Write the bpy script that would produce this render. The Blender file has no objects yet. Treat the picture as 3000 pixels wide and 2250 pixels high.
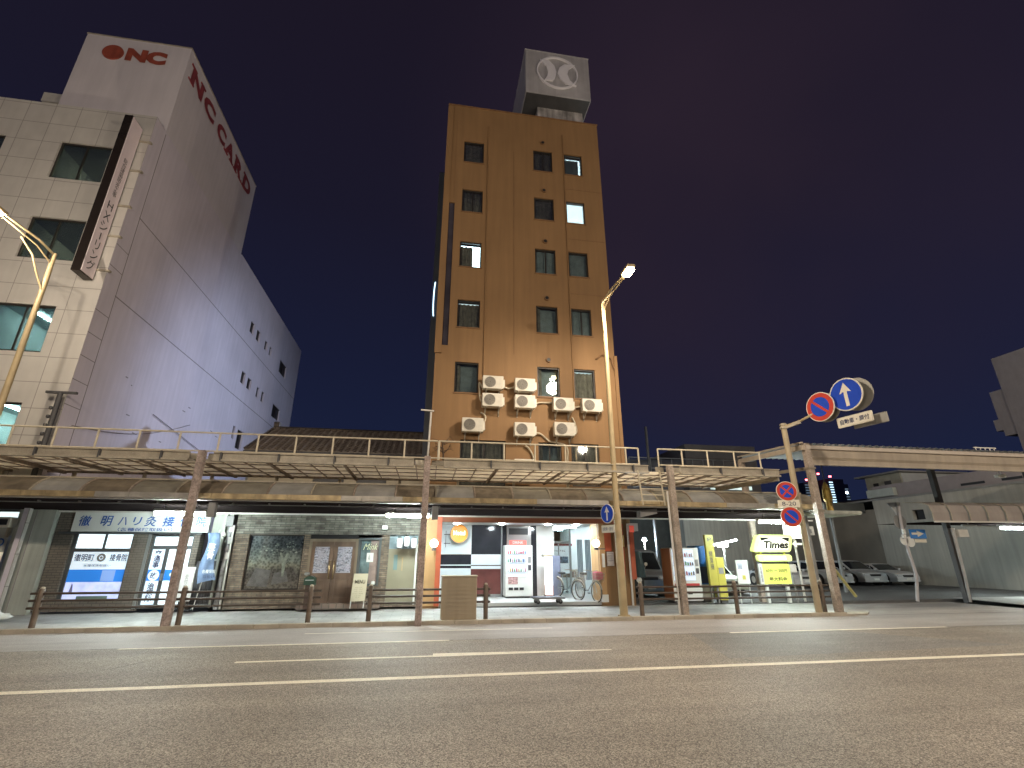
import bpy, bmesh, math, random
from mathutils import Vector, Matrix
random.seed(7)
S = bpy.context.scene
COL = S.collection
PI = math.pi
# ------------------------------------------------------------------ camera
cd = bpy.data.cameras.new('camera'); cam = bpy.data.objects.new('camera', cd); COL.objects.link(cam)
S.camera = cam
cd.sensor_width = 36; cd.lens = 16.99; cd.clip_start = .05; cd.clip_end = 1500
_p, _y = math.radians(19.567), math.radians(9.462)
F = Vector((math.sin(_y)*math.cos(_p), math.cos(_y)*math.cos(_p), math.sin(_p)))
Rr = Vector((math.cos(_y), -math.sin(_y), 0)); Uu = Rr.cross(F)
cam.matrix_world = Matrix(((Rr.x, Uu.x, -F.x, 0), (Rr.y, Uu.y, -F.y, 0), (Rr.z, Uu.z, -F.z, 1.65), (0, 0, 0, 1)))
# ------------------------------------------------------------------ world: night sky with town glow
W = bpy.data.worlds.new('World'); S.world = W; W.use_nodes = True
nt = W.node_tree; N = nt.nodes; L = nt.links
bg = N['Background']
tc = N.new('ShaderNodeTexCoord')
sep = N.new('ShaderNodeSeparateXYZ'); L.new(tc.outputs['Generated'], sep.inputs[0])
rmp = N.new('ShaderNodeValToRGB'); L.new(sep.outputs['Z'], rmp.inputs[0])
e = rmp.color_ramp.elements
e[0].position = 0; e[0].color = (.0105, .0180, .053, 1)
e[1].position = .95; e[1].color = (.0125, .0085, .0165, 1)
x_ = e.new(.35); x_.color = (.0095, .0122, .0355, 1)
x_ = e.new(.6); x_.color = (.0105, .0095, .0230, 1)
dirn = N.new('ShaderNodeVectorMath'); dirn.operation = 'DOT_PRODUCT'
L.new(tc.outputs['Generated'], dirn.inputs[0]); dirn.inputs[1].default_value = Vector((.50, .60, .62)).normalized()
mr = N.new('ShaderNodeMapRange'); mr.inputs[1].default_value = .80; mr.inputs[2].default_value = 1.0; mr.inputs[4].default_value = 1
mr.interpolation_type = 'SMOOTHSTEP'
L.new(dirn.outputs['Value'], mr.inputs[0])
ns = N.new('ShaderNodeTexNoise'); ns.inputs['Scale'].default_value = 2.2; ns.inputs['Detail'].default_value = 3
L.new(tc.outputs['Generated'], ns.inputs[0])
mu = N.new('ShaderNodeMath'); mu.operation = 'MULTIPLY'; L.new(mr.outputs[0], mu.inputs[0]); L.new(ns.outputs[0], mu.inputs[1])
mx = N.new('ShaderNodeMix'); mx.data_type = 'RGBA'; L.new(mu.outputs[0], mx.inputs['Factor'])
L.new(rmp.outputs[0], mx.inputs['A']); mx.inputs['B'].default_value = (.029, .018, .030, 1)
L.new(mx.outputs['Result'], bg.inputs['Color']); bg.inputs['Strength'].default_value = .95
S.view_settings.view_transform = 'Standard'; S.view_settings.look = 'None'
S.view_settings.exposure = 0.0; S.view_settings.gamma = 1
S.render.engine = 'CYCLES'
S.cycles.use_denoising = True
S.cycles.max_bounces = 6; S.cycles.transparent_max_bounces = 12
S.cycles.sample_clamp_indirect = 6
S.cycles.caustics_reflective = False; S.cycles.caustics_refractive = False

# ------------------------------------------------------------------ materials
def _mat(name):
    m = bpy.data.materials.new(name); m.use_nodes = True
    return m, m.node_tree.nodes, m.node_tree.links, m.node_tree.nodes['Principled BSDF']
def mulcol(n, l, fac_out, c, lo, hi):
    mr = n.new('ShaderNodeMapRange'); l.new(fac_out, mr.inputs[0])
    mr.inputs[1].default_value = .3; mr.inputs[2].default_value = .7
    mr.inputs[3].default_value = lo; mr.inputs[4].default_value = hi
    vm = n.new('ShaderNodeVectorMath'); vm.operation = 'SCALE'
    if isinstance(c, tuple): vm.inputs[0].default_value = c
    else: l.new(c, vm.inputs[0])
    l.new(mr.outputs[0], vm.inputs['Scale'])
    return vm.outputs[0]
def noise(n, l, scale, vec=None, stretch=None, detail=4):
    t = n.new('ShaderNodeTexCoord')
    src = vec or t.outputs['Object']
    if stretch:
        mp = n.new('ShaderNodeMapping'); l.new(src, mp.inputs[0]); mp.inputs['Scale'].default_value = stretch; src = mp.outputs[0]
    x = n.new('ShaderNodeTexNoise'); x.inputs['Scale'].default_value = scale; x.inputs['Detail'].default_value = detail
    l.new(src, x.inputs['Vector']); return x.outputs[0]
def M(name, col, rough=.6, metal=0., var=.1, vs=2., streak=0., bump=0., bs=60., speck=0., ss=120., spec=.5, alpha=None):
    m, n, l, b = _mat(name)
    c = tuple(col[:3])
    out = mulcol(n, l, noise(n, l, vs), c, 1-var, 1+var)
    if streak: out = mulcol(n, l, noise(n, l, 1.0, stretch=(5, 5, .35)), out, 1-streak, 1+streak*.5)
    if speck: out = mulcol(n, l, noise(n, l, ss, detail=1), out, 1-speck, 1+speck)
    l.new(out, b.inputs['Base Color'])
    b.inputs['Roughness'].default_value = rough; b.inputs['Metallic'].default_value = metal
    b.inputs['Specular IOR Level'].default_value = spec
    if bump:
        bp = n.new('ShaderNodeBump'); bp.inputs['Strength'].default_value = bump; bp.inputs['Distance'].default_value = .01
        l.new(noise(n, l, bs), bp.inputs['Height']); l.new(bp.outputs[0], b.inputs['Normal'])
    if alpha is not None: b.inputs['Alpha'].default_value = alpha
    return m
def BRK(name, c1, c2, mort, bw, bh, ms=.01, off=.5, var=.15, rough=.75, bump=.4, streak=0., vs=1.5, horiz=False):
    m, n, l, b = _mat(name)
    t = n.new('ShaderNodeTexCoord'); s = n.new('ShaderNodeSeparateXYZ'); l.new(t.outputs['Object'], s.inputs[0])
    cb = n.new('ShaderNodeCombineXYZ')
    if horiz: l.new(s.outputs[0], cb.inputs[0]); l.new(s.outputs[1], cb.inputs[1])
    else:
        ad = n.new('ShaderNodeMath'); l.new(s.outputs[0], ad.inputs[0]); l.new(s.outputs[1], ad.inputs[1])
        l.new(ad.outputs[0], cb.inputs[0]); l.new(s.outputs[2], cb.inputs[1])
    br = n.new('ShaderNodeTexBrick'); l.new(cb.outputs[0], br.inputs['Vector'])
    br.inputs['Scale'].default_value = 1; br.inputs['Brick Width'].default_value = bw; br.inputs['Row Height'].default_value = bh
    br.inputs['Mortar Size'].default_value = ms; br.offset = off
    br.inputs['Color1'].default_value = (*c1, 1); br.inputs['Color2'].default_value = (*c2, 1); br.inputs['Mortar'].default_value = (*mort, 1)
    out = mulcol(n, l, noise(n, l, vs), br.outputs['Color'], 1-var, 1+var)
    if streak: out = mulcol(n, l, noise(n, l, 1.0, stretch=(5, 5, .35)), out, 1-streak, 1+streak*.4)
    l.new(out, b.inputs['Base Color']); b.inputs['Roughness'].default_value = rough
    if bump:
        bp = n.new('ShaderNodeBump'); bp.inputs['Strength'].default_value = bump; bp.inputs['Distance'].default_value = .01; bp.invert = True
        l.new(br.outputs['Fac'], bp.inputs['Height']); l.new(bp.outputs[0], b.inputs['Normal'])
    return m
def EM(name, col, st, var=0., vs=3.):
    m, n, l, b = _mat(name)
    b.inputs['Base Color'].default_value = (*[min(1, c*.8) for c in col], 1); b.inputs['Roughness'].default_value = .4
    b.inputs['Emission Color'].default_value = (*col, 1); b.inputs['Emission Strength'].default_value = st
    if var: l.new(mulcol(n, l, noise(n, l, vs), tuple(col), 1-var, 1+var), b.inputs['Emission Color'])
    return m
def GL(name, tint=(.8, .85, .85), refl=.12, rough=.02, dark=0.):
    m, n, l, b = _mat(name)
    tr = n.new('ShaderNodeBsdfTransparent'); tr.inputs[0].default_value = (*tint, 1)
    gl = n.new('ShaderNodeBsdfGlossy'); gl.inputs[0].default_value = (1, 1, 1, 1); gl.inputs['Roughness'].default_value = rough
    lw = n.new('ShaderNodeLayerWeight'); lw.inputs['Blend'].default_value = .35
    ma = n.new('ShaderNodeMath'); ma.operation = 'MULTIPLY_ADD'; l.new(lw.outputs['Fresnel'], ma.inputs[0]); ma.inputs[1].default_value = .7; ma.inputs[2].default_value = refl*.5
    mx = n.new('ShaderNodeMixShader'); l.new(ma.outputs[0], mx.inputs[0]); l.new(tr.outputs[0], mx.inputs[1]); l.new(gl.outputs[0], mx.inputs[2])
    l.new(mx.outputs[0], n['Material Output'].inputs['Surface'])
    return m

def TL(name, col, tr=.5, rough=.5, var=.2, vs=1.5, streak=.1):
    m = M(name, col, rough, var=var, vs=vs, streak=streak); n = m.node_tree.nodes; l = m.node_tree.links; b = n['Principled BSDF']
    t = n.new('ShaderNodeBsdfTranslucent'); l.new(b.inputs['Base Color'].links[0].from_socket, t.inputs[0])
    mx = n.new('ShaderNodeMixShader'); mx.inputs[0].default_value = tr; l.new(b.outputs[0], mx.inputs[1]); l.new(t.outputs[0], mx.inputs[2])
    l.new(mx.outputs[0], n['Material Output'].inputs['Surface']); return m
# ------------------------------------------------------------------ mesh helpers (world coordinates unless the parent thing was placed and turned)
ORG = {}
class MB:
    def __init__(s): s.v = []; s.f = []; s.mi = []; s.cur = 0; s.smooth = []
    def add(s, vs, fs, sm=False):
        o = len(s.v); s.v += [tuple(v) for v in vs]
        for f in fs: s.f.append(tuple(i+o for i in f)); s.mi.append(s.cur); s.smooth.append(sm)
        return s
    def m(s, i): s.cur = i; return s
    def box(s, x0, x1, y0, y1, z0, z1):
        vs = [(x, y, z) for z in (z0, z1) for y in (y0, y1) for x in (x0, x1)]
        return s.add(vs, [(0, 2, 3, 1), (4, 5, 7, 6), (0, 1, 5, 4), (2, 6, 7, 3), (0, 4, 6, 2), (1, 3, 7, 5)])
    def bev(s, x0, x1, y0, y1, z0, z1, b=.01):          # box with its vertical and horizontal edges cut
        bm = bmesh.new(); bmesh.ops.create_cube(bm, size=1)
        for v in bm.verts: v.co = Vector(((x0+x1)/2+v.co.x*(x1-x0), (y0+y1)/2+v.co.y*(y1-y0), (z0+z1)/2+v.co.z*(z1-z0)))
        bmesh.ops.bevel(bm, geom=bm.edges[:], offset=b, segments=2, affect='EDGES', profile=.5)
        bm.verts.index_update()
        s.add([v.co[:] for v in bm.verts], [[v.index for v in f.verts] for f in bm.faces]); bm.free(); return s
    def tube(s, pts, r, n=8, cap=True, sm=True):
        pts = [Vector(p) for p in pts]; rs = r if isinstance(r, (list, tuple)) else [r]*len(pts)
        rings = []
        up = None
        for i, p in enumerate(pts):
            d = (pts[min(i+1, len(pts)-1)]-pts[max(i-1, 0)]).normalized()
            if up is None:
                up = Vector((0, 0, 1)) if abs(d.z) < .9 else Vector((1, 0, 0))
            a = d.cross(up).normalized(); b = a.cross(d).normalized(); up = b
            rings.append([p+(a*math.cos(t)+b*math.sin(t))*rs[i] for t in [2*PI*(k+.5)/n for k in range(n)]])
        vs = [v for r_ in rings for v in r_]; fs = []
        for i in range(len(pts)-1):
            for k in range(n):
                fs.append((i*n+k, (i+1)*n+k, (i+1)*n+(k+1) % n, i*n+(k+1) % n))
        s.add(vs, fs, sm)
        if cap:
            s.add(rings[0], [tuple(range(n))]); s.add(rings[-1], [tuple(reversed(range(n)))])
        return s
    def bar(s, a, b, w, h=None):                         # rectangular bar from a to b
        h = h or w; a = Vector(a); b = Vector(b); d = (b-a).normalized()
        up = Vector((0, 0, 1)) if abs(d.z) < .95 else Vector((0, 1, 0))
        x = d.cross(up).normalized(); y = x.cross(d)
        vs = [p+x*sx*w/2+y*sy*h/2 for p in (a, b) for sx, sy in ((-1, -1), (1, -1), (1, 1), (-1, 1))]
        return s.add(vs, [(0, 1, 2, 3), (7, 6, 5, 4), (0, 4, 5, 1), (1, 5, 6, 2), (2, 6, 7, 3), (3, 7, 4, 0)])
    def disc(s, c, r, axis='y', t=.02, n=40, r2=None):    # flat disc, facing -axis
        c = Vector(c); ax = {'x': Vector((1, 0, 0)), 'y': Vector((0, 1, 0)), 'z': Vector((0, 0, 1))}[axis] if isinstance(axis, str) else Vector(axis).normalized()
        return s.tube([c, c+ax*t], r, n=n, sm=False)
    def prism(s, pts2, y0, y1, plane='xz'):              # polygon (counter-clockwise seen from the low side) pulled from y0 to y1
        n = len(pts2)
        def P(p, y): return {'xz': (p[0], y, p[1]), 'xy': (p[0], p[1], y), 'yz': (y, p[0], p[1])}[plane]
        vs = [P(p, y0) for p in pts2]+[P(p, y1) for p in pts2]
        fs = [tuple(range(n)), tuple(range(2*n-1, n-1, -1))]+[(i, i+n, (i+1) % n+n, (i+1) % n) for i in range(n)]
        return s.add(vs, fs)
    def lathe(s, prof, c, n=20, sm=True):                # prof of (r, z)
        vs = []; fs = []
        for r, z in prof:
            for k in range(n): vs.append((c[0]+r*math.cos(2*PI*k/n), c[1]+r*math.sin(2*PI*k/n), c[2]+z))
        for i in range(len(prof)-1):
            for k in range(n): fs.append((i*n+k, i*n+(k+1) % n, (i+1)*n+(k+1) % n, (i+1)*n+k))
        s.add(vs, fs, sm); s.add(vs[:n], [tuple(reversed(range(n)))]); s.add(vs[-n:], [tuple(range(n))]); return s
    def ring(s, c, r0, r1, y0, y1, n=48):                # flat ring facing -y
        vs = []; fs = []
        for k in range(n):
            a = 2*PI*k/n
            for r in (r0, r1):
                for y in (y0, y1): vs.append((c[0]+r*math.cos(a), y, c[1]+r*math.sin(a)))
        for k in range(n):
            a, b = k*4, ((k+1) % n)*4
            fs += [(a, a+2, b+2, b), (a+1, b+1, b+3, a+3), (a+2, a+3, b+3, b+2), (a, b, b+1, a+1)]
        return s.add(vs, fs)
    def build(s, name, mat, parent=None, loc=None):
        me = bpy.data.meshes.new(name)
        org = ORG[parent.name] if parent is not None else Vector(loc or (0, 0, 0))
        me.from_pydata([tuple(Vector(v)-org) for v in s.v], [], s.f)
        for m_ in (mat if isinstance(mat, (list, tuple)) else [mat]): me.materials.append(m_)
        for p, mi, sm in zip(me.polygons, s.mi, s.smooth): p.material_index = mi; p.use_smooth = sm
        bm = bmesh.new(); bm.from_mesh(me); bmesh.ops.recalc_face_normals(bm, faces=bm.faces[:]); bm.to_mesh(me); bm.free()
        o = bpy.data.objects.new(name, me); COL.objects.link(o)
        if parent is not None: o.parent = parent
        else: o.location = org
        ORG[o.name] = org
        return o
def tag(o, label, cat, group=None):
    o['label'] = label; o['category'] = cat
    if group: o['group'] = group
    return o
def thing(name, label, cat, loc=(0, 0, 0), group=None, local=False):
    o = bpy.data.objects.new(name, None); COL.objects.link(o); o.location = loc; o.empty_display_size = .2
    ORG[o.name] = Vector((0, 0, 0)) if local else Vector(loc)
    return tag(o, label, cat, group)
def struct(name, mb, mat):
    o = mb.build(name, mat); o['kind'] = 'structure'; return o
def copytree(o, parent=None):
    c = o.copy(); COL.objects.link(c); c.parent = parent; ORG[c.name] = ORG[o.name]
    for ch in [q for q in COL.objects if q.parent == o]: copytree(ch, c)
    return c
def label_part(o, s): o['label'] = s; return o

_txtc = {}
def text(body, mat, parent, c, w=None, h=.3, face='-y', ext=.004, name='lettering', ital=0., bold=0., vertical=False, flat=0.):
    """lettering as real geometry: centred on c, facing -y or +x; w, h its width and height in metres"""
    if vertical: body = '\n'.join(body)
    cu = bpy.data.curves.new('txt', 'FONT'); cu.body = body; cu.extrude = 0; cu.shear = ital; cu.offset = bold
    cu.resolution_u = 3
    cu.align_x = 'CENTER' if vertical else 'LEFT'
    if vertical: cu.space_line = .95
    ob = bpy.data.objects.new('txt', cu); COL.objects.link(ob); bpy.context.view_layer.update()
    me0 = ob.evaluated_get(bpy.context.evaluated_depsgraph_get()).to_mesh()
    vs = [v.co.copy() for v in me0.vertices]; fs = [tuple(p.vertices) for p in me0.polygons]
    ob.evaluated_get(bpy.context.evaluated_depsgraph_get()).to_mesh_clear()
    bpy.data.objects.remove(ob); bpy.data.curves.remove(cu)
    if not vs: return None
    x0, x1 = min(v.x for v in vs), max(v.x for v in vs); y0, y1 = min(v.y for v in vs), max(v.y for v in vs)
    sy = h/max(1e-6, y1-y0); sx = sy if w is None else w/max(1e-6, x1-x0)
    mb = MB(); out = []
    for v in vs:
        a, b = (v.x-(x0+x1)/2)*sx, (v.y-(y0+y1)/2)*sy
        out.append((c[0]+a, c[1]-ext, c[2]+b) if face == '-y' else (c[0]+ext, c[1]+a, c[2]+b))
    mb.add(out, fs)
    me = bpy.data.meshes.new(name); org = ORG[parent.name]
    me.from_pydata([tuple(Vector(v)-org) for v in mb.v], [], mb.f); me.materials.append(mat)
    o = bpy.data.objects.new(name, me); COL.objects.link(o); o.parent = parent; ORG[o.name] = org
    return o
def wall_grid(mb, x0, x1, z0, z1, holes, y, depth=.12, flip=False):
    """a wall face at y with openings (hx0,hx1,hz0,hz1) and their reveals going back by depth"""
    xs = sorted({x0, x1, *[h[0] for h in holes], *[h[1] for h in holes]}); zs = sorted({z0, z1, *[h[2] for h in holes], *[h[3] for h in holes]})
    for i in range(len(xs)-1):
        for j in range(len(zs)-1):
            cx, cz = (xs[i]+xs[i+1])/2, (zs[j]+zs[j+1])/2
            if any(h[0] < cx < h[1] and h[2] < cz < h[3] for h in holes): continue
            mb.add([(xs[i], y, zs[j]), (xs[i+1], y, zs[j]), (xs[i+1], y, zs[j+1]), (xs[i], y, zs[j+1])], [(0, 1, 2, 3)])
    for a, b, c, d in holes:
        mb.add([(a, y, c), (b, y, c), (b, y, d), (a, y, d), (a, y+depth, c), (b, y+depth, c), (b, y+depth, d), (a, y+depth, d)],
               [(0, 4, 5, 1), (1, 5, 6, 2), (2, 6, 7, 3), (3, 7, 4, 0)])
    return mb
def quad(mb, a, b, c, d): return mb.add([a, b, c, d], [(0, 1, 2, 3)])

m_asph = None
def asphalt(name, base, light, rough):
    m, n, l, b = _mat(name)
    t = n.new('ShaderNodeTexCoord')
    v = n.new('ShaderNodeTexVoronoi'); v.inputs['Scale'].default_value = 95; l.new(t.outputs['Object'], v.inputs['Vector'])
    r = n.new('ShaderNodeValToRGB'); l.new(v.outputs['Color'], r.inputs[0])
    r.color_ramp.elements[0].position = .25; r.color_ramp.elements[0].color = (*base, 1)
    r.color_ramp.elements[1].position = .95; r.color_ramp.elements[1].color = (*light, 1)
    out = mulcol(n, l, noise(n, l, .35, detail=5), r.outputs[0], .8, 1.2)
    out = mulcol(n, l, noise(n, l, 1.0, stretch=(.12, 2.2, 1)), out, .88, 1.12)
    out = mulcol(n, l, noise(n, l, 260, detail=1), out, .6, 1.4)
    l.new(out, b.inputs['Base Color']); b.inputs['Roughness'].default_value = rough
    bp = n.new('ShaderNodeBump'); bp.inputs['Strength'].default_value = .55; bp.inputs['Distance'].default_value = .006
    l.new(v.outputs['Distance'], bp.inputs['Height']); l.new(bp.outputs[0], b.inputs['Normal'])
    return m
mt = dict(
 road=asphalt('asphalt', (.125, .112, .097), (.55, .495, .425), .64),
 lane=asphalt('worn_lane_asphalt', (.34, .32, .31), (.48, .45, .43), .6),
 paint=M('road_paint', (.86, .81, .68), .6, var=.12, vs=4, speck=.2, ss=60),
 pave=BRK('paving', (.44, .44, .43), (.39, .39, .38), (.25, .25, .24), .6, .3, .008, horiz=True, var=.18, bump=.2),
 kerb=M('kerb_concrete', (.42, .38, .31), .8, var=.2, speck=.15),
 lot=asphalt('lot_asphalt', (.09, .09, .09), (.16, .16, .16), .8),
 tile=BRK('tile_panel', (.56, .54, .51), (.54, .52, .495), (.28, .26, .25), .868, .848, .011, off=0, var=.06, rough=.42, bump=.15, streak=.05),
 ncwall=M('painted_wall', (.70, .65, .73), .7, var=.07, vs=.5, streak=.07),
 nctower=M('tower_paint', (.68, .64, .68), .6, var=.05, vs=.6, streak=.06),
 groove=M('joint_sealant', (.27, .245, .26), .8),
 rust=M('rust_red_letter', (.34, .075, .045), .6, var=.25, vs=3, streak=.25),
 redp=M('red_letter', (.28, .05, .06), .6, var=.2, vs=2, streak=.2),
 frame_dk=M('dark_frame', (.035, .03, .027), .45, metal=.3),
 hotel=M('ochre_render', (.265, .153, .068), .75, var=.07, vs=.6, streak=.10, bump=.25, bs=25),
 hotel_dk=M('ochre_trim', (.22, .12, .055), .7, streak=.1),
 white=M('white_metal', (.62, .60, .56), .45, var=.06, vs=5),
 acw=M('ac_casing', (.66, .63, .55), .4, var=.07, vs=4, streak=.08),
 steel=M('painted_steel', (.40, .36, .29), .5, var=.18, vs=4, speck=.1, ss=40),
 rail=M('railing_paint', (.58, .52, .40), .45, var=.15, vs=6),
 postm=M('post_paint', (.33, .275, .23), .6, var=.3, vs=3, speck=.2, ss=25, bump=.2),
 rustpost=M('rusty_post', (.33, .265, .24), .65, var=.35, vs=4, speck=.25, ss=25),
 guard=M('guardrail_brown', (.06, .042, .032), .45, var=.25, vs=5),
 guardp=M('guardpost_brown', (.11, .08, .058), .5, var=.3, vs=4),
 beige=M('lamp_pole_paint', (.42, .33, .19), .45, var=.12, vs=3),
 black=M('black_plastic', (.02, .02, .022), .4),
 dkgrey=M('dark_grey', (.07, .07, .075), .6, var=.15),
 grey=M('mid_grey', (.25, .25, .25), .6, var=.12),
 glass=GL('window_glass'), glassdk=GL('dark_glass', (.35, .38, .38), .2),
 room=M('room_wall', (.30, .30, .29), .8), curtain=M('curtain', (.34, .28, .22), .9, var=.3, vs=6),
 curtg=M('grey_curtain', (.40, .43, .43), .9, var=.15, vs=5),
 tube=EM('fluorescent', (.86, 1.0, .96), 540), lit=EM('lit_window', (.80, .95, 1.0), 4, var=.06), litdim=EM('dim_lit_blind', (.62, .72, .66), .22, var=.3, vs=4),
)
def pole_lamp_light(loc, power, size=.35, col=(1.0, .74, .43)):
    pass
# ================================================================== SETTING
struct('ground', MB().box(-160, 220, -80, 260, -.4, -.02), m_ := mt['lot'])
struct('road', MB().add([(-120, -70, 0), (200, -70, 0), (200, 11.3, 0), (-120, 11.3, 0)], [(0, 1, 2, 3)]), mt['road'])
struct('road_edge_lane', MB().add([(-120, 11.3, 0), (200, 11.3, 0), (200, 13.72, 0), (-120, 13.72, 0)], [(0, 1, 2, 3)]), mt['lane'])
def line(x0, x1, y, w, x1b=None, w1=None):
    w1 = w if w1 is None else w1
    n = max(2, int((x1-x0)/.5)); mb = MB(); top = []; bot = []
    for i in range(n+1):
        t = i/n; x = x0+(x1-x0)*t; ww = w+(w1-w)*t
        top.append((x, y+ww/2+random.uniform(-.006, .006), .004)); bot.append((x, y-ww/2+random.uniform(-.006, .006), .004))
    for i in range(n): mb.add([bot[i], bot[i+1], top[i+1], top[i]], [(0, 1, 2, 3)])
    struct('road_marking', mb, mt['paint'])
line(-60, 80, 8.07, .17)
line(-3.0, .21, 9.62, .12); line(.21, 3.5, 9.70, .32, w1=.05)
line(-5.6, .56, 11.26, .10); line(-2.6, 3.1, 12.68, .06); line(6.9, 12.7, 11.26, .12)
struct('road_patch', MB().add([(5.2, 8.6, .002), (11.5, 8.9, .002), (9.6, 11.18, .002), (5.9, 11.18, .002)], [(0, 1, 2, 3)]), asphalt('patched_asphalt', (.13, .125, .12), (.42, .40, .37), .6))
struct('road_patch', MB().add([(-9.5, 3.2, .002), (-5.2, 3.3, .002), (-5.1, 5.9, .002), (-9.4, 5.8, .002)], [(0, 1, 2, 3)]), bpy.data.materials['patched_asphalt'])
TAR = M('tar_seam', (.04, .038, .035), .5)
def crack(pts, w=.012):
    mb = MB(); P = []
    for (x0, y0), (x1, y1) in zip(pts[:-1], pts[1:]):
        n = max(2, int(math.hypot(x1-x0, y1-y0)/.15))
        P += [(x0+(x1-x0)*k/n+random.uniform(-.02, .02), y0+(y1-y0)*k/n+random.uniform(-.02, .02)) for k in range(n)]
    P.append(pts[-1])
    for a, b in zip(P[:-1], P[1:]):
        d = Vector((b[0]-a[0], b[1]-a[1])).normalized()*w*random.uniform(.4, 1); quad(mb, (a[0]-d.y, a[1]+d.x, .003), (a[0]+d.y, a[1]-d.x, .003), (b[0]+d.y, b[1]-d.x, .003), (b[0]-d.y, b[1]+d.x, .003))
    struct('road_crack', mb, TAR)
crack([(-5.2, 8.9), (-4.7, 9.4), (-4.5, 9.9)]); crack([(-30, 11.29), (40, 11.31)], .02); 
mh = MB().disc((-7.6, 9.2, .0035), .32, 'z', .0035, 36); struct('manhole_cover', mh, M('cast_iron', (.10, .09, .08), .45, metal=.6, var=.3, vs=30, speck=.4, ss=50))
# sidewalk: a gently rising slab behind a kerb, lowered to the side street at its right end
struct('sidewalk', MB().add([(-60, 13.86, .09), (12.2, 13.86, .09), (12.9, 14.3, .03), (13.9, 17, .05), (-60, 17.0, .19)], [(0, 1, 2, 3), (0, 3, 4)]), mt['pave'])
mb = MB(); x = -40.0
while x < 12.1:
    mb.bev(x+.004, x+.596, 13.70, 13.865, -.02, .095, .012); x += .6
mb.prism([(12.1, 13.70), (12.9, 13.74), (13.4, 14.2), (12.9, 14.3), (12.1, 13.86)], -.02, .05, 'xy')
struct('kerb', mb, mt['kerb'])
struct('side_street', MB().add([(12.2, 13.72, .006), (19.6, 13.72, .006), (19.6, 60, .006), (15.5, 60, .006), (15.5, 17.6, .006), (13.9, 17, .006)], [(0, 1, 2, 3, 4, 5)]), mt['lane'])
struct('parking_lot', MB().box(7.05, 27.9, 17.02, 45, -.02, .10), mt['lot'])
struct('sidewalk_across', MB().add([(19.8, 13.9, .09), (70, 13.9, .09), (70, 17.0, .15), (19.8, 17, .15)], [(0, 1, 2, 3)]), mt['pave'])
struct('kerb_across', MB().bev(19.7, 70, 13.74, 13.9, -.02, .1, .015), mt['kerb'])

# ================================================================== WINDOWS
def window(par, x0, x1, z0, z1, y, rec=.10, mull=(.5,), kind='dark', fr=.045, seed=0):
    """frame > pane, curtain; its front stands rec behind the wall face y"""
    R = random.Random(seed*7+3)
    yf = y+rec
    mb = MB()
    mb.box(x0, x0+fr, yf-.03, yf+.03, z0, z1).box(x1-fr, x1, yf-.03, yf+.03, z0, z1)
    mb.box(x0+fr, x1-fr, yf-.03, yf+.03, z0, z0+fr).box(x0+fr, x1-fr, yf-.03, yf+.03, z1-fr, z1)
    for t in mull:
        xm = x0+(x1-x0)*t; mb.box(xm-fr*.45, xm+fr*.45, yf-.024, yf+.024, z0+fr, z1-fr)
    w = mb.build('window', mt['frame_dk'], par)
    MB().box(x0+fr, x1-fr, yf+.004, yf+.012, z0+fr, z1-fr).build('pane', mt['glass'], w)
    def drape(a, b, za, zb, yy, amp, step, mat, name='curtain'):
        n = max(4, int((b-a)/step)); m2 = MB(); pts = [(a+(b-a)*i/n, yy+amp*math.sin(i*1.9+R.random())) for i in range(n+1)]
        for i in range(n): m2.add([(pts[i][0], pts[i][1], za), (pts[i+1][0], pts[i+1][1], za), (pts[i+1][0], pts[i+1][1], zb), (pts[i][0], pts[i][1], zb)], [(0, 1, 2, 3)])
        m2.build(name, mat, w)
    yb = yf+.14
    if kind == 'dark': drape(x0, x1, z0, z1, yb, .02, .05, mt['curtain'])
    elif kind == 'grey': drape(x0, x1, z0, z1, yb, .01, .1, mt['curtg'])
    elif kind == 'greyright': drape(x0, x0+(x1-x0)*.25, z0, z1, yb, .03, .05, mt['curtain']); drape(x0, x1, z0, z1, yb+.1, .004, .2, mt['curtg'], 'blind')
    elif kind == 'half': drape(x0, x0+(x1-x0)*.62, z0, z1-.12, yb, .03, .05, mt['curtain']); drape(x0, x1, z0, z1, yb+.12, .003, .3, mt['litroom'], 'lit_room')
    elif kind == 'full': drape(x0, x1, z0, z1, yb, .002, .3, mt['lit'], 'lit_blind')
    elif kind == 'edge': drape(x0, x1-.12, z0, z1-.13, yb, .012, .06, mt['curtg']); drape(x0, x1, z0, z1, yb+.08, .002, .3, mt['lit'], 'lit_room')
    elif kind == 'top': drape(x0, x1-.03, z0, z1-.10, yb, .035, .05, mt['curtain']); drape(x0, x1, z0, z1, yb+.12, .002, .3, mt['litdim2'], 'lit_room')
    elif kind == 'open': pass
    return w
mt['litroom'] = EM('bright_room', (.72, .92, 1.0), 12)
mt['litdim2'] = EM('lit_gap', (.8, .9, .9), 1.1, var=.4, vs=7)

# ================================================================== WHITE OFFICE BUILDING
nc = thing('office_building', 'white tiled office building with a blank grey side wall and a tall rooftop sign tower', 'building', (-14, 16.5, 0))
NCX0, NCX1 = -26.0, -11.4
wins = []
for zt in (16.2, 12.84, 9.44, 6.10):
    for xr in (-12.54, -16.04, -19.54, -23.04): wins.append((xr-1.73, xr, zt-1.66, zt))
mb = wall_grid(MB(), NCX0, NCX1, 0, 17.9, wins+[(NCX0+.3, -11.42, 0, 3.1)], 16.5, .16)
mb.box(NCX0, NCX1, 16.5, 16.78, 17.9, 17.93)
mb.build('tiled_front', mt['tile'], nc)
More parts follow.
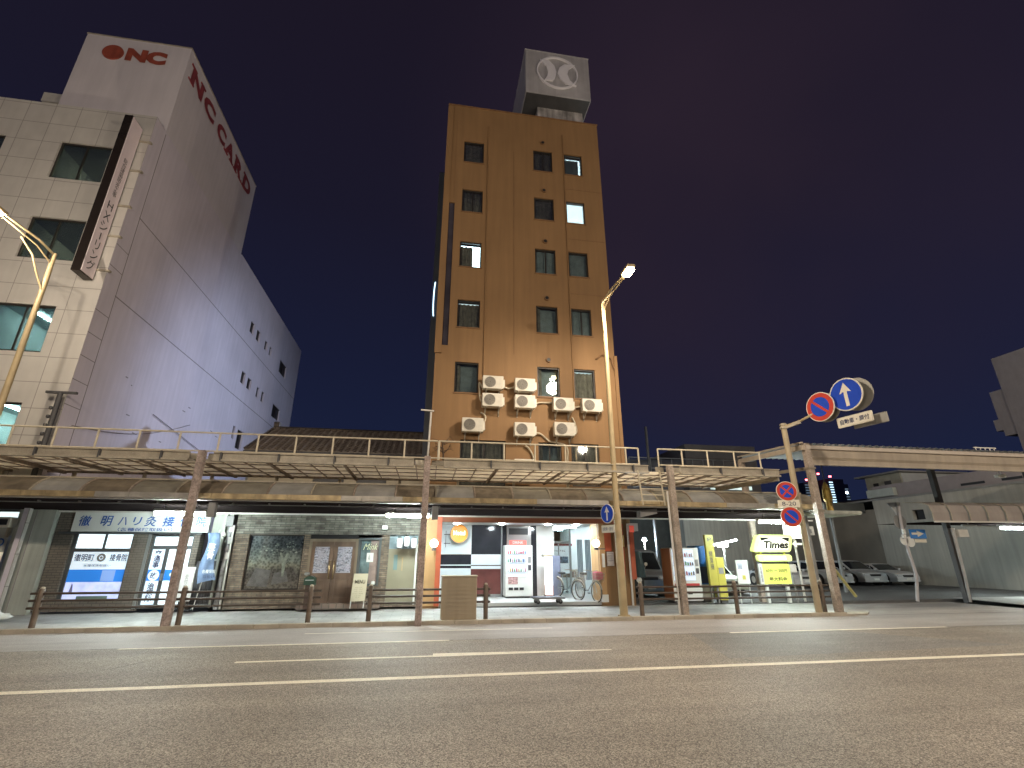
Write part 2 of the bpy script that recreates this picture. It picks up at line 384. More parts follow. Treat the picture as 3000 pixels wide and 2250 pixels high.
# side wall with small openings
sw = [(28.95, 29.6, 14.55, 15.3), (30.1, 30.75, 14.55, 15.28), (31.75, 32.25, 14.6, 15.25), (32.75, 33.2, 14.6, 15.25), (35.3, 37.0, 14.35, 15.3),
      (29.05, 29.65, 11.3, 12.03), (30.1, 30.75, 11.3, 12.0), (31.8, 32.3, 11.3, 11.98), (32.8, 33.3, 11.3, 12.0), (35.35, 37.1, 11.0, 11.9), (29.35, 29.7, 8.0, 8.75), (30.1, 31.0, 7.6, 8.7)]
g = wall_grid(MB(), 16.502, 40.0, 0, 17.9, sw+[(16.504, 17.28, .01, 3.1)], 0, .15)
mb = MB(); mb.add([(NCX1-v[1], v[0], v[2]) for v in g.v], g.f)
mb.build('side_wall', mt['ncwall'], nc)
mb = MB().box(NCX0, NCX1-.2, 39.8, 40, 0, 17.9); mb.add([(NCX0, 16.5, 17.86), (NCX1, 16.5, 17.86), (NCX1, 40, 17.86), (NCX0, 40, 17.86)], [(0, 1, 2, 3)]); mb.box(NCX0-.02, NCX0, 16.5, 40, 0, 17.9)
mb.box(-11.62, -11.40, 25.9, 40, 17.9, 17.95)
mb.build('roof', mt['ncwall'], nc)
mb = MB()
for z in (10.33, 13.68): mb.box(-11.402, -11.396, 17.2, 40, z-.02, z+.02)
for z in (4.8, 6.13, 6.96, 7.79, 8.61, 9.46, 11.2, 12.05): mb.box(-11.402, -11.397, 16.5, 17.25, z-.012, z+.012)
mb.box(-11.402, -11.3965, 17.22, 17.25, .2, 17.8)
mb.build('wall_joint', mt['groove'], nc)
for i in range(16):
    y = random.uniform(18, 29); z = random.uniform(4.5, 8.2); l_ = random.uniform(.06, .3); MB().box(-11.399, -11.385, y, y+l_, z, z+.035).build('wall_fixing', mt['groove'], nc)
mb = MB().box(-15.48, -11.4, 17.2, 25.75, 17.9, 22.65)
mb.build('sign_tower', mt['nctower'], nc)
mb = MB().box(-15.5, -11.38, 17.18, 25.77, 22.65, 22.7); mb.build('tower_coping', mt['steel'], nc)
for y0, y1, z0, z1 in sw:
    mb = MB(); mb.box(-11.54, -11.50, y0, y1, z0, z1); ym = (y0+y1)/2; mb.box(-11.50, -11.46, ym-.02, ym+.02, z0, z1)
    mb.box(-11.50, -11.46, y0, y1, z0, z0+.04).box(-11.50, -11.46, y0, y1, z1-.04, z1)
    mb.build('side_window', mt['frame_dk'], nc)
MB().disc((-14.28, 17.2-.05, 21.76), .40, 'y', .05).build('emblem', mt['rust'], nc)
text('NC', mt['rust'], nc, (-13.0, 17.2, 21.78), w=1.56, h=.74, bold=.075, ext=.03)
# slab lettering on the side of the tower
for ch, ya, yb, ser in (('N', 17.62, 18.72, ((0, 0), (0, 1), (1, 1))), ('C', 18.90, 20.05, ()), ('C', 20.42, 21.42, ()), ('A', 21.50, 22.55, ((.08, 0), (.92, 0))), ('R', 22.75, 23.80, ((.1, 0), (.95, 0), (.08, 1))), ('D', 24.02, 25.12, ((.08, 0), (.08, 1)))):
    t_ = text(ch, mt['redp'], nc, (-11.4, (ya+yb)/2, 21.72), w=yb-ya, h=.88, face='+x', bold=.055, ext=.03, name='letter')
    for u, v in ser:
        yy = ya+.1+(yb-ya-.2)*u; zz = 21.28 if v == 0 else 22.08
        MB().box(-11.40, -11.366, yy-.24, yy+.24, zz, zz+.085).build('letter_serif', mt['redp'], nc)
mb = MB().box(-16.4, -15.55, 17.5, 18.6, 19.0, 19.45); mb.box(-16.3, -16.1, 17.6, 18.5, 17.9, 19.0); mb.box(-15.8, -15.6, 17.6, 18.5, 17.9, 19.0); mb.build('roof_unit', mt['white'], nc)
mt['officelamp'] = EM('office_lamp', (.60, 1.0, .97), 90)
mt['officedim'] = EM('office_exit_lamp', (.92, 1.0, .66), 70)
for i, (x0, x1, z0, z1) in enumerate(wins):
    if x0 < -18.5: window(nc, x0, x1, z0, z1, 16.5, .1, (.5,), 'grey', .05, i); continue
    w = window(nc, x0, x1, z0, z1, 16.5, .10, (.5,), 'open', .06, i)
    low = z1 < 10
    # the room behind: floor, ceiling, walls
    a, b = x0-.4, x1+.45; mb = MB()
    zc = z1+.25
    quad(mb, (a, 16.7, zc), (b, 16.7, zc), (b, 20.5, zc), (a, 20.5, zc)); quad(mb, (a, 20.5, z0-.8), (b, 20.5, z0-.8), (b, 20.5, zc), (a, 20.5, zc))
    quad(mb, (a, 16.7, z0-.8), (a, 20.5, z0-.8), (a, 20.5, zc), (a, 16.7, zc)); quad(mb, (b, 16.7, z0-.8), (b, 20.5, z0-.8), (b, 20.5, zc), (b, 16.7, zc))
    quad(mb, (a, 16.7, z0-.8), (b, 16.7, z0-.8), (b, 20.5, z0-.8), (a, 20.5, z0-.8))
    mb.build('interior', mt['room'], w)
    if low:
        MB().box(x0+.35, x0+.47, 17.6, 19.6, zc-.07, zc-.02).build('ceiling_lamp', mt['officelamp'], w)
        MB().box(x1-.35, x1-.2, 18.0, 19.0, zc-.07, zc-.02).build('ceiling_lamp', mt['officelamp'], w)
    else: MB().box(x1-.75, x1-.5, 18.6, 19.3, zc-.07, zc-.02).build('ceiling_lamp', mt['officedim'], w)
# projecting vertical signboard
sg = thing('projecting_sign', 'tall narrow pale pink signboard with black lettering on the white office building corner', 'sign', (-11.85, 16.15, 10.46))
MB().bev(-12.0, -11.72, 15.8, 16.46, 10.46, 17.17, .015).build('case', M('sign_case', (.045, .035, .03), .25, metal=.5), sg)
MB().box(-11.722, -11.70, 15.83, 16.43, 10.50, 17.13).build('face', M('sign_face', (.85, .74, .78), .4, var=.04), sg)
text('総合建築防水工事', mt['black'], sg, (-11.70, 16.13, 14.55), w=.20, h=1.7, face='+x', vertical=True, name='lettering')
text('HXシ', mt['black'], sg, (-11.70, 16.13, 12.85), w=.36, h=1.2, face='+x', vertical=True)
mb = MB().box(-11.70, -11.694, 16.11, 16.15, 11.90, 12.16); mb.build('lettering', mt['black'], sg)
text('リング', mt['black'], sg, (-11.70, 16.13, 11.25), w=.36, h=1.15, face='+x', vertical=True)
mb = MB()
for z in (10.9, 12.3, 13.6, 15.2, 16.6): mb.box(-11.71, -11.3, 16.44, 16.56, z-.03, z+.03)
mb.build('bracket', mt['steel'], sg)
# low utility mast at the building's corner
um = thing('utility_mast', 'short steel mast with a crossbar standing at the corner of the white office building', 'mast', (-11.45, 16.3, 3.2))
mb = MB().tube([(-11.45, 16.3, 3.2), (-11.45, 16.3, 6.4)], .07, 10); mb.box(-11.85, -11.0, 16.26, 16.34, 6.38, 6.45)
mb.build('mast_pole', mt['dkgrey'], um)
mb = MB()
for i in range(6): z = 4.5+i*.27; mb.lathe([(.02, 0), (.05, .02), (.05, .09), (.02, .11)], (-11.55, 16.25, z), 10)
mb.build('cable_bundle', mt['dkgrey'], um)

oc = thing('overhead_cable', 'two thin slack cables crossing the foot of the grey side wall', 'cable', (-11.3, 17, 5)); mb = MB()
mb.tube([(-11.34, 17.0+7.3*t, 5.55+1.9*t-.35*math.sin(PI*t)) for t in [k/14 for k in range(15)]], .016, 6); mb.build('cable', mt['groove'], oc); mb = MB()
mb.tube([(-11.34, 21.2+9*t, 7.1-1.1*t) for t in [k/10 for k in range(11)]], .014, 6); mb.build('cable', mt['groove'], oc)
# ================================================================== HOTEL
ht = thing('hotel_building', 'narrow ochre hotel tower with three columns of windows and air conditioners on its front', 'building', (3.45, 17, 0))
HX0, HX1, HZ = -.1, 7.0, 21.33
c1, c2, c3 = (.66, 1.55), (3.82, 4.71), (5.28, 6.13)
fl = [(18.12, 19.31), (15.45, 16.62), (12.74, 13.95), (10.01, 11.21), (7.34, 8.55)]
wl = []
kinds = {(0, 0): 'dark', (0, 1): 'dark', (0, 2): 'half', (0, 3): 'top', (0, 4): 'greyright',
         (1, 0): 'dark', (1, 1): 'dark', (1, 2): 'grey', (1, 3): 'greyright', (1, 4): 'greyright',
         (2, 0): 'edge', (2, 1): 'full', (2, 2): 'grey', (2, 3): 'grey', (2, 4): 'top'}
for ci, c in enumerate((c1, c2, c3)):
    for fi, (a, b) in enumerate(fl): wl.append((c[0], c[1], a, b, kinds[(ci, fi)]))
wl += [(.96, 2.6, 3.95, 5.57, 'dark'), (3.81, 4.68, 4.2, 5.57, 'greyright'), (5.05, 6.12, 4.0, 5.57, 'dark')]
holes = [w[:4] for w in wl]+[(.45, 5.9, -.1, 2.72), (.13, .36, 9.2, 15.85)]
mb = wall_grid(MB(), HX0, HX1, -.1, HZ, holes, 17.0, .15)
quad(mb, (HX0, 17, 0), (HX0, 27, 0), (HX0, 27, HZ), (HX0, 17, HZ)); quad(mb, (HX1, 17, 0), (HX1, 27, 0), (HX1, 27, HZ), (HX1, 17, HZ))
quad(mb, (HX0, 27, 0), (HX1, 27, 0), (HX1, 27, HZ), (HX0, 27, HZ))
mb.build('wall', mt['hotel'], ht)
mb = MB(); mb.box(HX0-.03, HX1+.03, 16.97, 17.2, HZ, HZ+.06); quad(mb, (HX0, 17.1, HZ-.1), (HX1, 17.1, HZ-.1), (HX1, 27, HZ-.1), (HX0, 27, HZ-.1))
mb.build('roof', mt['hotel_dk'], ht)
MB().box(HX1-.05, HX1+.09, 16.96, 26.9, 0, 9.2).build('corner_pier', mt['hotel'], ht)
MB().box(HX0-.035, .12, 16.93, 16.998, 8.85, 21.2).build('pilaster', mt['hotel'], ht)
MB().box(.13, .36, 17.06, 17.14, 9.2, 15.85).build('glass_strip', M('slate_glass', (.055, .05, .065), .2, var=.4, vs=1), ht)
for i, w in enumerate(wl):
    window(ht, *w[:4], 17.0, .09, (.52,) if w[4] in ('dark', 'grey') and i % 2 else (.5,) if w[3]-w[2] > 1.3 else (), w[4], .05, i+1)
for w in wl[:15]: MB().box(w[0]-.03, w[1]+.03, 16.965, 17.0, w[2]-.05, w[2]-.003).build('window_sill', mt['hotel_dk'], ht)
for x, z0, z1 in ((1.74, 8.0, 20.3), (5.24, 7.3, 20.4)):
    MB().tube([(x, 16.97, z0), (x, 16.97, z1)], .024, 8).build('conduit', mt['hotel'], ht)
mb = MB()
for z in (17.28, 14.6, 11.9): mb.box(5.3, 7.0, 16.992, 16.999, z-.012, z+.012)
mb.box(.3, .32, 16.992, 16.999, 16.1, 20.4); mb.box(2.9, 2.92, 16.992, 16.999, 9, 19)
mb.build('render_joint', mt['hotel_dk'], ht)
for z in (19.75, 17.01, 14.32, 11.57, 8.84):
    mb = MB().disc((4.27, 16.93, z), .10, 'y', .07, 20); mb.m(1).disc((4.27, 16.925, z), .07, 'y', .006, 20)
    mb.build('vent_cap', [mt['hotel_dk'], mt['black']], ht)
MB().tube([(6.2, 16.93, 9.0), (6.45, 16.9, 9.2), (6.8, 16.9, 9.05), (6.93, 16.9, 8.6)], .03, 8).build('cable_loop', mt['hotel_dk'], ht)
# rooftop sign box
rs = thing('rooftop_sign', 'grey ribbed rooftop signbox with a white ring emblem above the ochre hotel tower', 'sign', (5.5, 19.5, 21.3))
mb = MB(); x = 3.78
while x < 7.26:                                           # folded sheet: raised ribs
    mb.box(x, x+.05, 18.185, 18.2, 24.42, 27.44); x += .1
mb.box(3.76, 7.28, 18.2, 18.24, 24.40, 27.45); mb.box(3.76, 3.80, 18.24, 24.0, 24.4, 27.45); mb.box(7.24, 7.28, 18.24, 24.0, 24.4, 27.45); mb.box(3.80, 7.24, 23.96, 24.0, 24.4, 27.45)
mb.box(3.74, 7.30, 18.17, 24.02, 27.45, 27.5)
mb.build('sign_sheet', M('sign_sheet_grey', (.50, .49, .51), .5, var=.08, streak=.12), rs)
MB().box(3.8, 7.24, 18.24, 23.96, 24.38, 24.44).build('underside', mt['dkgrey'], rs)
MB().bar((3.9, 23.0, 21.3), (3.9, 23.0, 24.4), .2).build('leg', mt['steel'], rs)
mb = MB().box(4.55, 7.05, 19.0, 21.3, 21.3, 24.4); x = 4.55
while x < 7.0: mb.box(x, x+.02, 18.985, 19.0, 21.3, 24.38); x += .28
mb.build('pedestal', M('stained_panel', (.42, .40, .40), .6, var=.45, vs=1.6, streak=.5), rs)
lc = (5.48, 25.97); LW = M('emblem_white', (.85, .84, .90), .4, var=.04)
MB().ring(lc, 1.06, 1.13, 18.06, 18.17).build('emblem_ring', LW, rs)
def cres(cx, r, ox, side):
    pts = []
    for i in range(25):
        a = -PI*.37+PI*.74*i/24
        pts.append((cx+side*(r*math.cos(a)), lc[1]+r*math.sin(a)))
    inner = []
    for i in range(25):
        a = PI*.44-PI*.88*i/24
        inner.append((cx+side*(ox+r*.82*math.cos(a)-.30), lc[1]+r*.93*math.sin(a)))
    return pts+inner
MB().prism([(lc[0]-.92, lc[1]+.78), (lc[0]-.45, lc[1]+.80), (lc[0]-.16, lc[1]+.45), (lc[0]-.06, lc[1]), (lc[0]-.14, lc[1]-.45), (lc[0]-.26, lc[1]-.62), (lc[0]-.72, lc[1]-.66), (lc[0]-.56, lc[1]-.35), (lc[0]-.52, lc[1]), (lc[0]-.60, lc[1]+.38)], 18.08, 18.17).build('emblem_crescent', LW, rs)
MB().prism([(lc[0]+.98, lc[1]+.74), (lc[0]+.40, lc[1]+.68), (lc[0]+.12, lc[1]+.40), (lc[0]+.0, lc[1]), (lc[0]+.12, lc[1]-.38), (lc[0]+.42, lc[1]-.70), (lc[0]+1.02, lc[1]-.78), (lc[0]+.66, lc[1]-.44), (lc[0]+.54, lc[1]+.0), (lc[0]+.66, lc[1]+.42)], 18.08, 18.17).build('emblem_crescent', LW, rs)
# lit advertising tube on the flank and an added unseen flood lamp to tint the neighbour's wall
fs = thing('flank_sign', 'dark vertical signboard with curved neon on the left flank of the ochre hotel', 'sign', (-.35, 19.4, 8))
MB().box(-.40, -.12, 19.3, 19.5, 3.6, 19.5).build('board', M('flank_board', (.05, .06, .08), .3), fs)
mb = MB(); mb.tube([(-.22+.10*math.cos(t), 19.26, 12.4+1.1*math.sin(t)) for t in [PI*.72+PI*.56*i/14 for i in range(15)]], .022, 8)
mb.build('neon_tube', EM('neon', (.55, .8, 1.0), 3.5), fs)

wl_ = thing('added_flood_lamp', 'added bluish flood lamp, hidden on the left flank of the ochre hotel', 'lamp', (-.3, 25, 8.6))
MB().bev(-.34, -.10, 24.85, 25.15, 8.5, 8.75, .02).build('housing', mt['dkgrey'], wl_); MB().box(-.352, -.342, 24.9, 25.1, 8.53, 8.72).build('lens', EM('flood_lens', (.72, .84, 1.0), 40), wl_)
ld = bpy.data.lights.new('added_flood_light', 'SPOT'); ld.energy = 2600; ld.color = (.62, .74, 1.0); ld.spot_size = math.radians(115); ld.spot_blend = .6; ld.shadow_soft_size = .15
lo = bpy.data.objects.new('added_flood_light', ld); COL.objects.link(lo); lo.parent = wl_; lo.location = (-.10, 0, 0); lo.rotation_euler = Vector((-11, 3.5, -2.0)).to_track_quat('-Z', 'Y').to_euler()
# ------------------------------------------------------------------ air conditioners
def ac(x, z, n, lab):
    o = thing('air_conditioner', lab, 'air conditioner', (x, 16.6, z), 'air conditioners on the hotel front')
    b = MB().bev(x, x+.76, 16.6, 16.88, z-.50, z, .018); b.box(x+.76, x+.82, 16.66, 16.84, z-.42, z-.12)
    bo = b.build('casing', mt['acw'], o)
    cx, cz = x+.27, z-.25
    mb = MB().disc((cx, 16.592, cz), .205, 'y', .008, 32); mb.m(1)
    for r in (.05, .09, .13, .17, .2): mb.ring((cx, cz), r-.006, r+.004, 16.580, 16.59, 28)
    for k in range(12):
        a = PI*k/6; mb.bar((cx+.03*math.cos(a), 16.585, cz+.03*math.sin(a)), (cx+.2*math.cos(a), 16.585, cz+.2*math.sin(a)), .006)
    mb.build('fan_grille', [mt['fan'], mt['fanwire']], o)
    mb = MB()
    for bx in (x+.12, x+.62):
        mb.box(bx, bx+.035, 16.6, 17.0, z-.54, z-.50); mb.bar((bx+.017, 16.66, z-.54), (bx+.017, 16.97, z-.74), .025); mb.box(bx, bx+.035, 16.96, 16.99, z-.78, z-.5)
    mb.build('bracket', mt['steel'], o)
    return o
mt['fan'] = M('fan_dark', (.16, .15, .13), .6, var=.1); mt['fanwire'] = M('fan_wire', (.30, .28, .25), .5)
acs = [(1.69, 7.92, 'left air conditioner of the uppermost pair, beside the top conduit'), (2.89, 7.89, 'right air conditioner of the uppermost pair on the ochre front'),
 (1.68, 7.24, 'air conditioner directly under the upper left one on the ochre front'), (2.88, 7.24, 'air conditioner directly under the upper right one of the middle stack'),
 (4.33, 7.21, 'air conditioner below the third window, joined by a curved hose to the middle stack'), (5.44, 7.22, 'rightmost air conditioner, closest to the street lamp pole'),
 (.98, 6.28, 'leftmost air conditioner, alone above the wide first floor window'), (2.86, 6.19, 'lower middle air conditioner with a hose running right below it'),
 (4.34, 6.26, 'lower right air conditioner beside a hanging white hose'), (2.86, 4.86, 'lowest air conditioner, half hidden behind the canopy railing')]
aco = [ac(x, z, i, l) for i, (x, z, l) in enumerate(acs)]
HOSE = M('hose_tape', (.50, .44, .33), .6, var=.1)
def hose(o, pts):
    P = [Vector(p) for p in pts]; out = []
    for i in range(len(P)-1):
        p0 = P[max(i-1, 0)]; p1 = P[i]; p2 = P[i+1]; p3 = P[min(i+2, len(P)-1)]
        for k in range(6):
            t = k/6; out.append(.5*((2*p1)+(p2-p0)*t+(2*p0-5*p1+4*p2-p3)*t*t+(3*p1-p0-3*p2+p3)*t**3))
    out.append(P[-1]); MB().tube(out, .033, 8).build('hose', HOSE, o)
hose(aco[0], [(1.69, 16.8, 7.5), (1.58, 16.85, 7.7), (1.6, 16.9, 7.4), (1.62, 16.95, 7.15), (1.68, 16.9, 7.0)])
hose(aco[1], [(2.5, 16.9, 7.6), (2.7, 16.92, 7.56), (2.92, 16.8, 7.6)])
hose(aco[4], [(3.66, 16.85, 6.9), (3.8, 16.92, 7.05), (4.1, 16.95, 7.08), (4.36, 16.85, 7.06)])
hose(aco[5], [(5.1, 16.85, 7.0), (5.25, 16.93, 6.95), (5.46, 16.85, 6.98)])
hose(aco[6], [(1.74, 16.8, 6.1), (1.84, 16.88, 6.35), (1.78, 16.93, 6.52), (1.66, 16.95, 6.58)])
hose(aco[7], [(3.64, 16.85, 5.88), (3.9, 16.93, 5.86), (4.2, 16.95, 5.62), (4.5, 16.95, 5.56), (4.78, 16.95, 5.5), (4.9, 16.95, 5.3), (4.88, 16.95, 4.9), (4.88, 16.95, 4.0)])
hose(aco[8], [(5.1, 16.85, 5.9), (5.26, 16.92, 6.0), (5.22, 16.93, 6.3), (5.12, 16.95, 6.55)])
hose(aco[9], [(3.3, 16.9, 5.4), (3.45, 16.93, 5.3), (3.6, 16.93, 5.0), (3.62, 16.9, 4.6)])

# ================================================================== TILED HOUSE BEHIND
ho = thing('tiled_house', 'old house with a dark tiled gable roof seen above the canopy railing', 'house', (-3.6, 24, 0))
MT = BRK('roof_tile', (.075, .06, .05), (.10, .08, .065), (.02, .016, .014), .27, .155, .02, bump=.9, var=.3)
mb = MB()
ny = 15; ex0, ex1 = -7.2, -.25
for i in range(ny):                                       # courses of tiles, each overlapping the one below
    t0, t1 = i/ny, (i+1)/ny
    ya, yb = 20+2.7*t0, 20+2.7*t1; za, zb = 5.55+1.5*t0, 5.55+1.5*t1
    xa = ex0+.0*t0
    n = 26
    for k in range(n):
        x0 = xa+(ex1-xa)*k/n; x1 = xa+(ex1-xa)*(k+1)/n; xm = (x0+x1)/2
        j = random.uniform(-.006, .006)
        vs = [(x0, ya-.03, za+.055+j), (xm, ya-.03, za+.0+j), (x1, ya-.03, za+.06+j), (x0, yb, zb+.045), (xm, yb, zb+.01), (x1, yb, zb+.045), (x0, ya-.03, za-.02), (xm, ya-.03, za-.035), (x1, ya-.03, za-.02)]
        mb.add(vs, [(0, 1, 4, 3), (1, 2, 5, 4), (6, 7, 1, 0), (7, 8, 2, 1)])
mb.build('roof', M('dark_roof_tile', (.11, .088, .068), .45, var=.35, vs=5), ho)
mb = MB().tube([(-7.0, 22.7, 7.08), (-.3, 22.7, 7.08)], .09, 10); mb.bev(-7.1, -6.85, 22.55, 22.85, 7.0, 7.35, .03); mb.tube([(ex0, 19.98, 5.6), (ex0+.1, 22.7, 7.08)], .05, 8)
mb.build('ridge', MT, ho)
mb = MB().box(-6.9, -.5, 20.6, 27, 0, 5.6); mb.prism([(20.6, 5.6), (22.7, 7.0), (27, 5.6)], -6.9, -.5, 'yz'); mb.build('wall', M('old_plaster', (.30, .27, .22), .9), ho)
mb = MB().tube([(ex0, 19.93, 5.46), (ex1, 19.93, 5.46)], .06, 8); mb.box(ex0+.1, ex1, 20.0, 20.6, 5.40, 5.44); mb.build('gutter', mt['dkgrey'], ho)

# ================================================================== ARCADE CANOPY
cn = thing('arcade_canopy', 'long two level pavement canopy with railing, rusty posts and curved lower roof', 'canopy', (0, 14.5, 0))
PANEL = TL('deck_panel', (.82, .76, .62), .7, .55, var=.15, vs=1.5)
segs = [(-13.5, -6.35), (-5.75, -.5), (.35, 6.55), (7.6, 11.0)]
fasc = MB(); 
for a, b in segs:
    fasc.box(a, b, 13.93, 13.99, 4.07, 4.24); fasc.box(a, b, 13.88, 13.99, 4.24, 4.262); fasc.box(a, b, 13.86, 13.99, 4.02, 4.07)
fasc.build('fascia', mt['steel'], cn)
x = -12.8
while x < 11:
    if any(a < x < b for a, b in segs): MB().box(x-.02, x+.02, 13.85, 13.93, 4.03, 4.25).build('fascia_strap', mt['dkgrey'], cn)
    x += 1.45
for px in (-6.05, -.05, 7.25):                            # the notch round each post
    mb = MB(); mb.bar((px-.42, 13.98, 4.16), (px-.06, 14.25, 4.2), .05, .14); mb.bar((px+.42, 13.98, 4.16), (px+.06, 14.25, 4.2), .05, .14); mb.build('post_collar', mt['steel'], cn)
mb = MB(); quad(mb, (-13.5, 14.0, 4.085), (11.0, 14.0, 4.085), (11.0, 16.7, 4.085), (-13.5, 16.7, 4.085)); mb.build('deck', PANEL, cn)
mb = MB()
for y in (14.6, 15.3, 16.0): mb.box(-13.5, 11.0, y-.02, y+.02, 4.055, 4.078)
mb.box(-13.5, 11.0, 16.68, 16.74, 4.02, 4.1); mb.build('deck_runner', mt['postm'], cn)
x = -13.2
while x < 11.0:
    MB().box(x-.012, x+.012, 14.0, 16.68, 4.05, 4.079).build('deck_bar', mt['postm'], cn); x += .58
for x in (-12.2, -10.9, -9.35, -7.6, -6.1, -4.4, -2.4, -.1, 1.9, 3.9, 5.9, 7.25, 8.6, 9.9):
    mb = MB(); mb.prism([(13.99, 4.05), (13.99, 4.02), (14.6, 3.995), (16.68, 3.975), (16.68, 4.05)], x-.035, x+.035, 'yz'); mb.build('cross_beam', mt['postm'], cn)
MB().bar((10.95, 13.95, 3.97), (10.4, 16.6, 3.95), .08, .14).build('end_brace', mt['steel'], cn)
x = -12.4
while x < 11:
    MB().box(x-.04, x+.04, 16.4, 16.48, 3.72, 4.03).build('strut', mt['steel'], cn); x += 1.9
# lower roof: quarter round translucent panels over a gutter
ROOFP = [TL('roof_panel_a', (.36, .34, .29), .3, .3), TL('roof_panel_b', (.48, .48, .47), .3, .25), TL('roof_panel_c', (.28, .235, .18), .25, .35, streak=.3)]
prof = [(14.25, 3.20), (14.38, 3.36), (14.58, 3.50), (14.85, 3.61), (15.25, 3.68), (16.0, 3.72), (17.0, 3.74)]
x = -13.4; k = 0
while x < 12.3:
    x1 = x+1.13; mb = MB()
    for (a, b), (c, d) in zip(prof[:-1], prof[1:]): quad(mb, (x+.03, a, b), (x1-.03, a, b), (x1-.03, c, d), (x+.03, c, d))
    mb.build('roof_panel', ROOFP[(k*7+k//3) % 3], cn)
    r = MB().tube([(x, a, b+.01) for a, b in prof], .03, 6); r.build('roof_rib', mt['postm'] if k % 3 else mt['steel'], cn)
    x = x1; k += 1
mb = MB().box(-13.4, 12.4, 14.83, 14.87, 3.62, 3.66); mb.build('roof_purlin', mt['steel'], cn)
GUT = [M('gutter_tan', (.42, .33, .19), .4, metal=.3, var=.25, vs=5, streak=.3), M('gutter_grey', (.42, .40, .36), .35, metal=.3, var=.2, streak=.2)]
x = -13.4; k = 0
while x < 12.3:
    w = (1.1, .8, 1.4, .55)[k % 4]; MB().box(x+.004, min(x+w, 12.4)-.004, 14.14, 14.24, 3.07+.004*(k % 2), 3.21).build('gutter', GUT[(k*5+k//2) % 3 == 0], cn); x += w; k += 1
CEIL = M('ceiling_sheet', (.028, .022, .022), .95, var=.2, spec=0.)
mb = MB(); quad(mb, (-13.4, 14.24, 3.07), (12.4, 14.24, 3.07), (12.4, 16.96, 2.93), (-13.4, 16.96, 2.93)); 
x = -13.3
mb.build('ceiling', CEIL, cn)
MB().box(-13.4, 12.4, 14.24, 14.28, 3.03, 3.07).build('ceiling_edge', mt['white'], cn)
MB().box(-13.4, 14.4, 16.90, 16.96, 2.88, 2.93).build('wall_strip', mt['white'], cn)
cd_ = MB().tube([(-13.4, 14.9, 2.99), (12.4, 14.9, 2.99)], .014, 6); x = -13
while x < 12.3: cd_.box(x-.02, x+.02, 14.86, 14.94, 2.98, 3.04); x += .95
cd_.build('conduit', mt['grey'], cn)
# posts
for px, py, m_ in ((-5.98, 13.80, mt['rustpost']), (-.12, 13.62, mt['rustpost']), (7.25, 13.92, mt['postm'])):
    MB().bev(px-.085, px+.085, py-.085, py+.085, 0, 4.27, .012).build('post', m_, cn)
for px in (-5.72, .17, 7.52):
    mb = MB().bev(px-.09, px+.09, 14.36, 14.52, 2.62, 3.0, .01); mb.build('junction_box', mt['grey'], cn)
MB().tube([(7.12, 13.98, 3.5), (7.12, 13.98, 0.1)], .035, 8).build('drain_pipe', mt['white'], cn)
# railings on the deck
def railing(xs, x0, x1):
    mb = MB(); mb.tube([(x0, 14.0, 4.80), (x1, 14.0, 4.80)], .024, 8).tube([(x0, 14.0, 4.30), (x1, 14.0, 4.30)], .02, 8)
    for x in xs: mb.tube([(x, 14.0, 4.25), (x, 14.0, 4.80)], .026, 8)
    mb.build('railing', mt['rail'], cn)
railing([-13.6+i*.985 for i in range(15)], -13.8, .15); railing([.17, 1.13, 2.09, 3.03, 3.97, 4.94, 5.89, 6.30], .17, 6.30)
railing([6.95, 7.75, 8.62, 9.55, 10.45], 6.95, 10.5)
mb = MB()
for x in (6.22, 6.92): mb.bar((x-.05, 13.86, 4.1), (x+.1, 14.0, 3.08), .035)
for z in (3.2, 3.38, 3.56, 3.74, 3.92): mb.bar((6.22, 13.93, z), (6.95, 13.93, z), .022)
mb.build('ladder', mt['rail'], cn)

# ------------------------------------------------------------------ strip lamps under the canopy
def strip(x0, x1, y, z, lab, hang=2.95):
    o = thing('strip_lamp', lab, 'strip lamp', ((x0+x1)/2, y, z), 'fluorescent strip lamps under the canopies')
    MB().tube([(x0, y, z), (x1, y, z)], .028, 10).build('tube', mt['tube'], o)
    mb = MB().prism([(y-.11, z+.07), (y+.11, z+.07), (y+.05, z+.14), (y-.05, z+.14)], x0-.03, x1+.03, 'yz'); mb.box(x0-.05, x0-.01, y-.04, y+.04, z-.03, z+.08); mb.box(x1+.01, x1+.05, y-.04, y+.04, z-.03, z+.08)
    mb.build('reflector', mt['white'], o)
    mb = MB(); mb.box(x0+.2, x0+.23, y-.01, y+.01, z+.14, hang).box(x1-.23, x1-.2, y-.01, y+.01, z+.14, hang); mb.build('hanger', mt['grey'], o)
    return o
strip(-7.35, -6.1, 15.0, 2.72, 'lit strip lamp in front of the blue lettered clinic sign')
strip(-1.2, .0, 15.0, 2.74, 'lit strip lamp over the lantern door at the end of the brick pub')
strip(10.75, 11.9, 15.0, 2.69, 'lit strip lamp above the yellow parking sign')

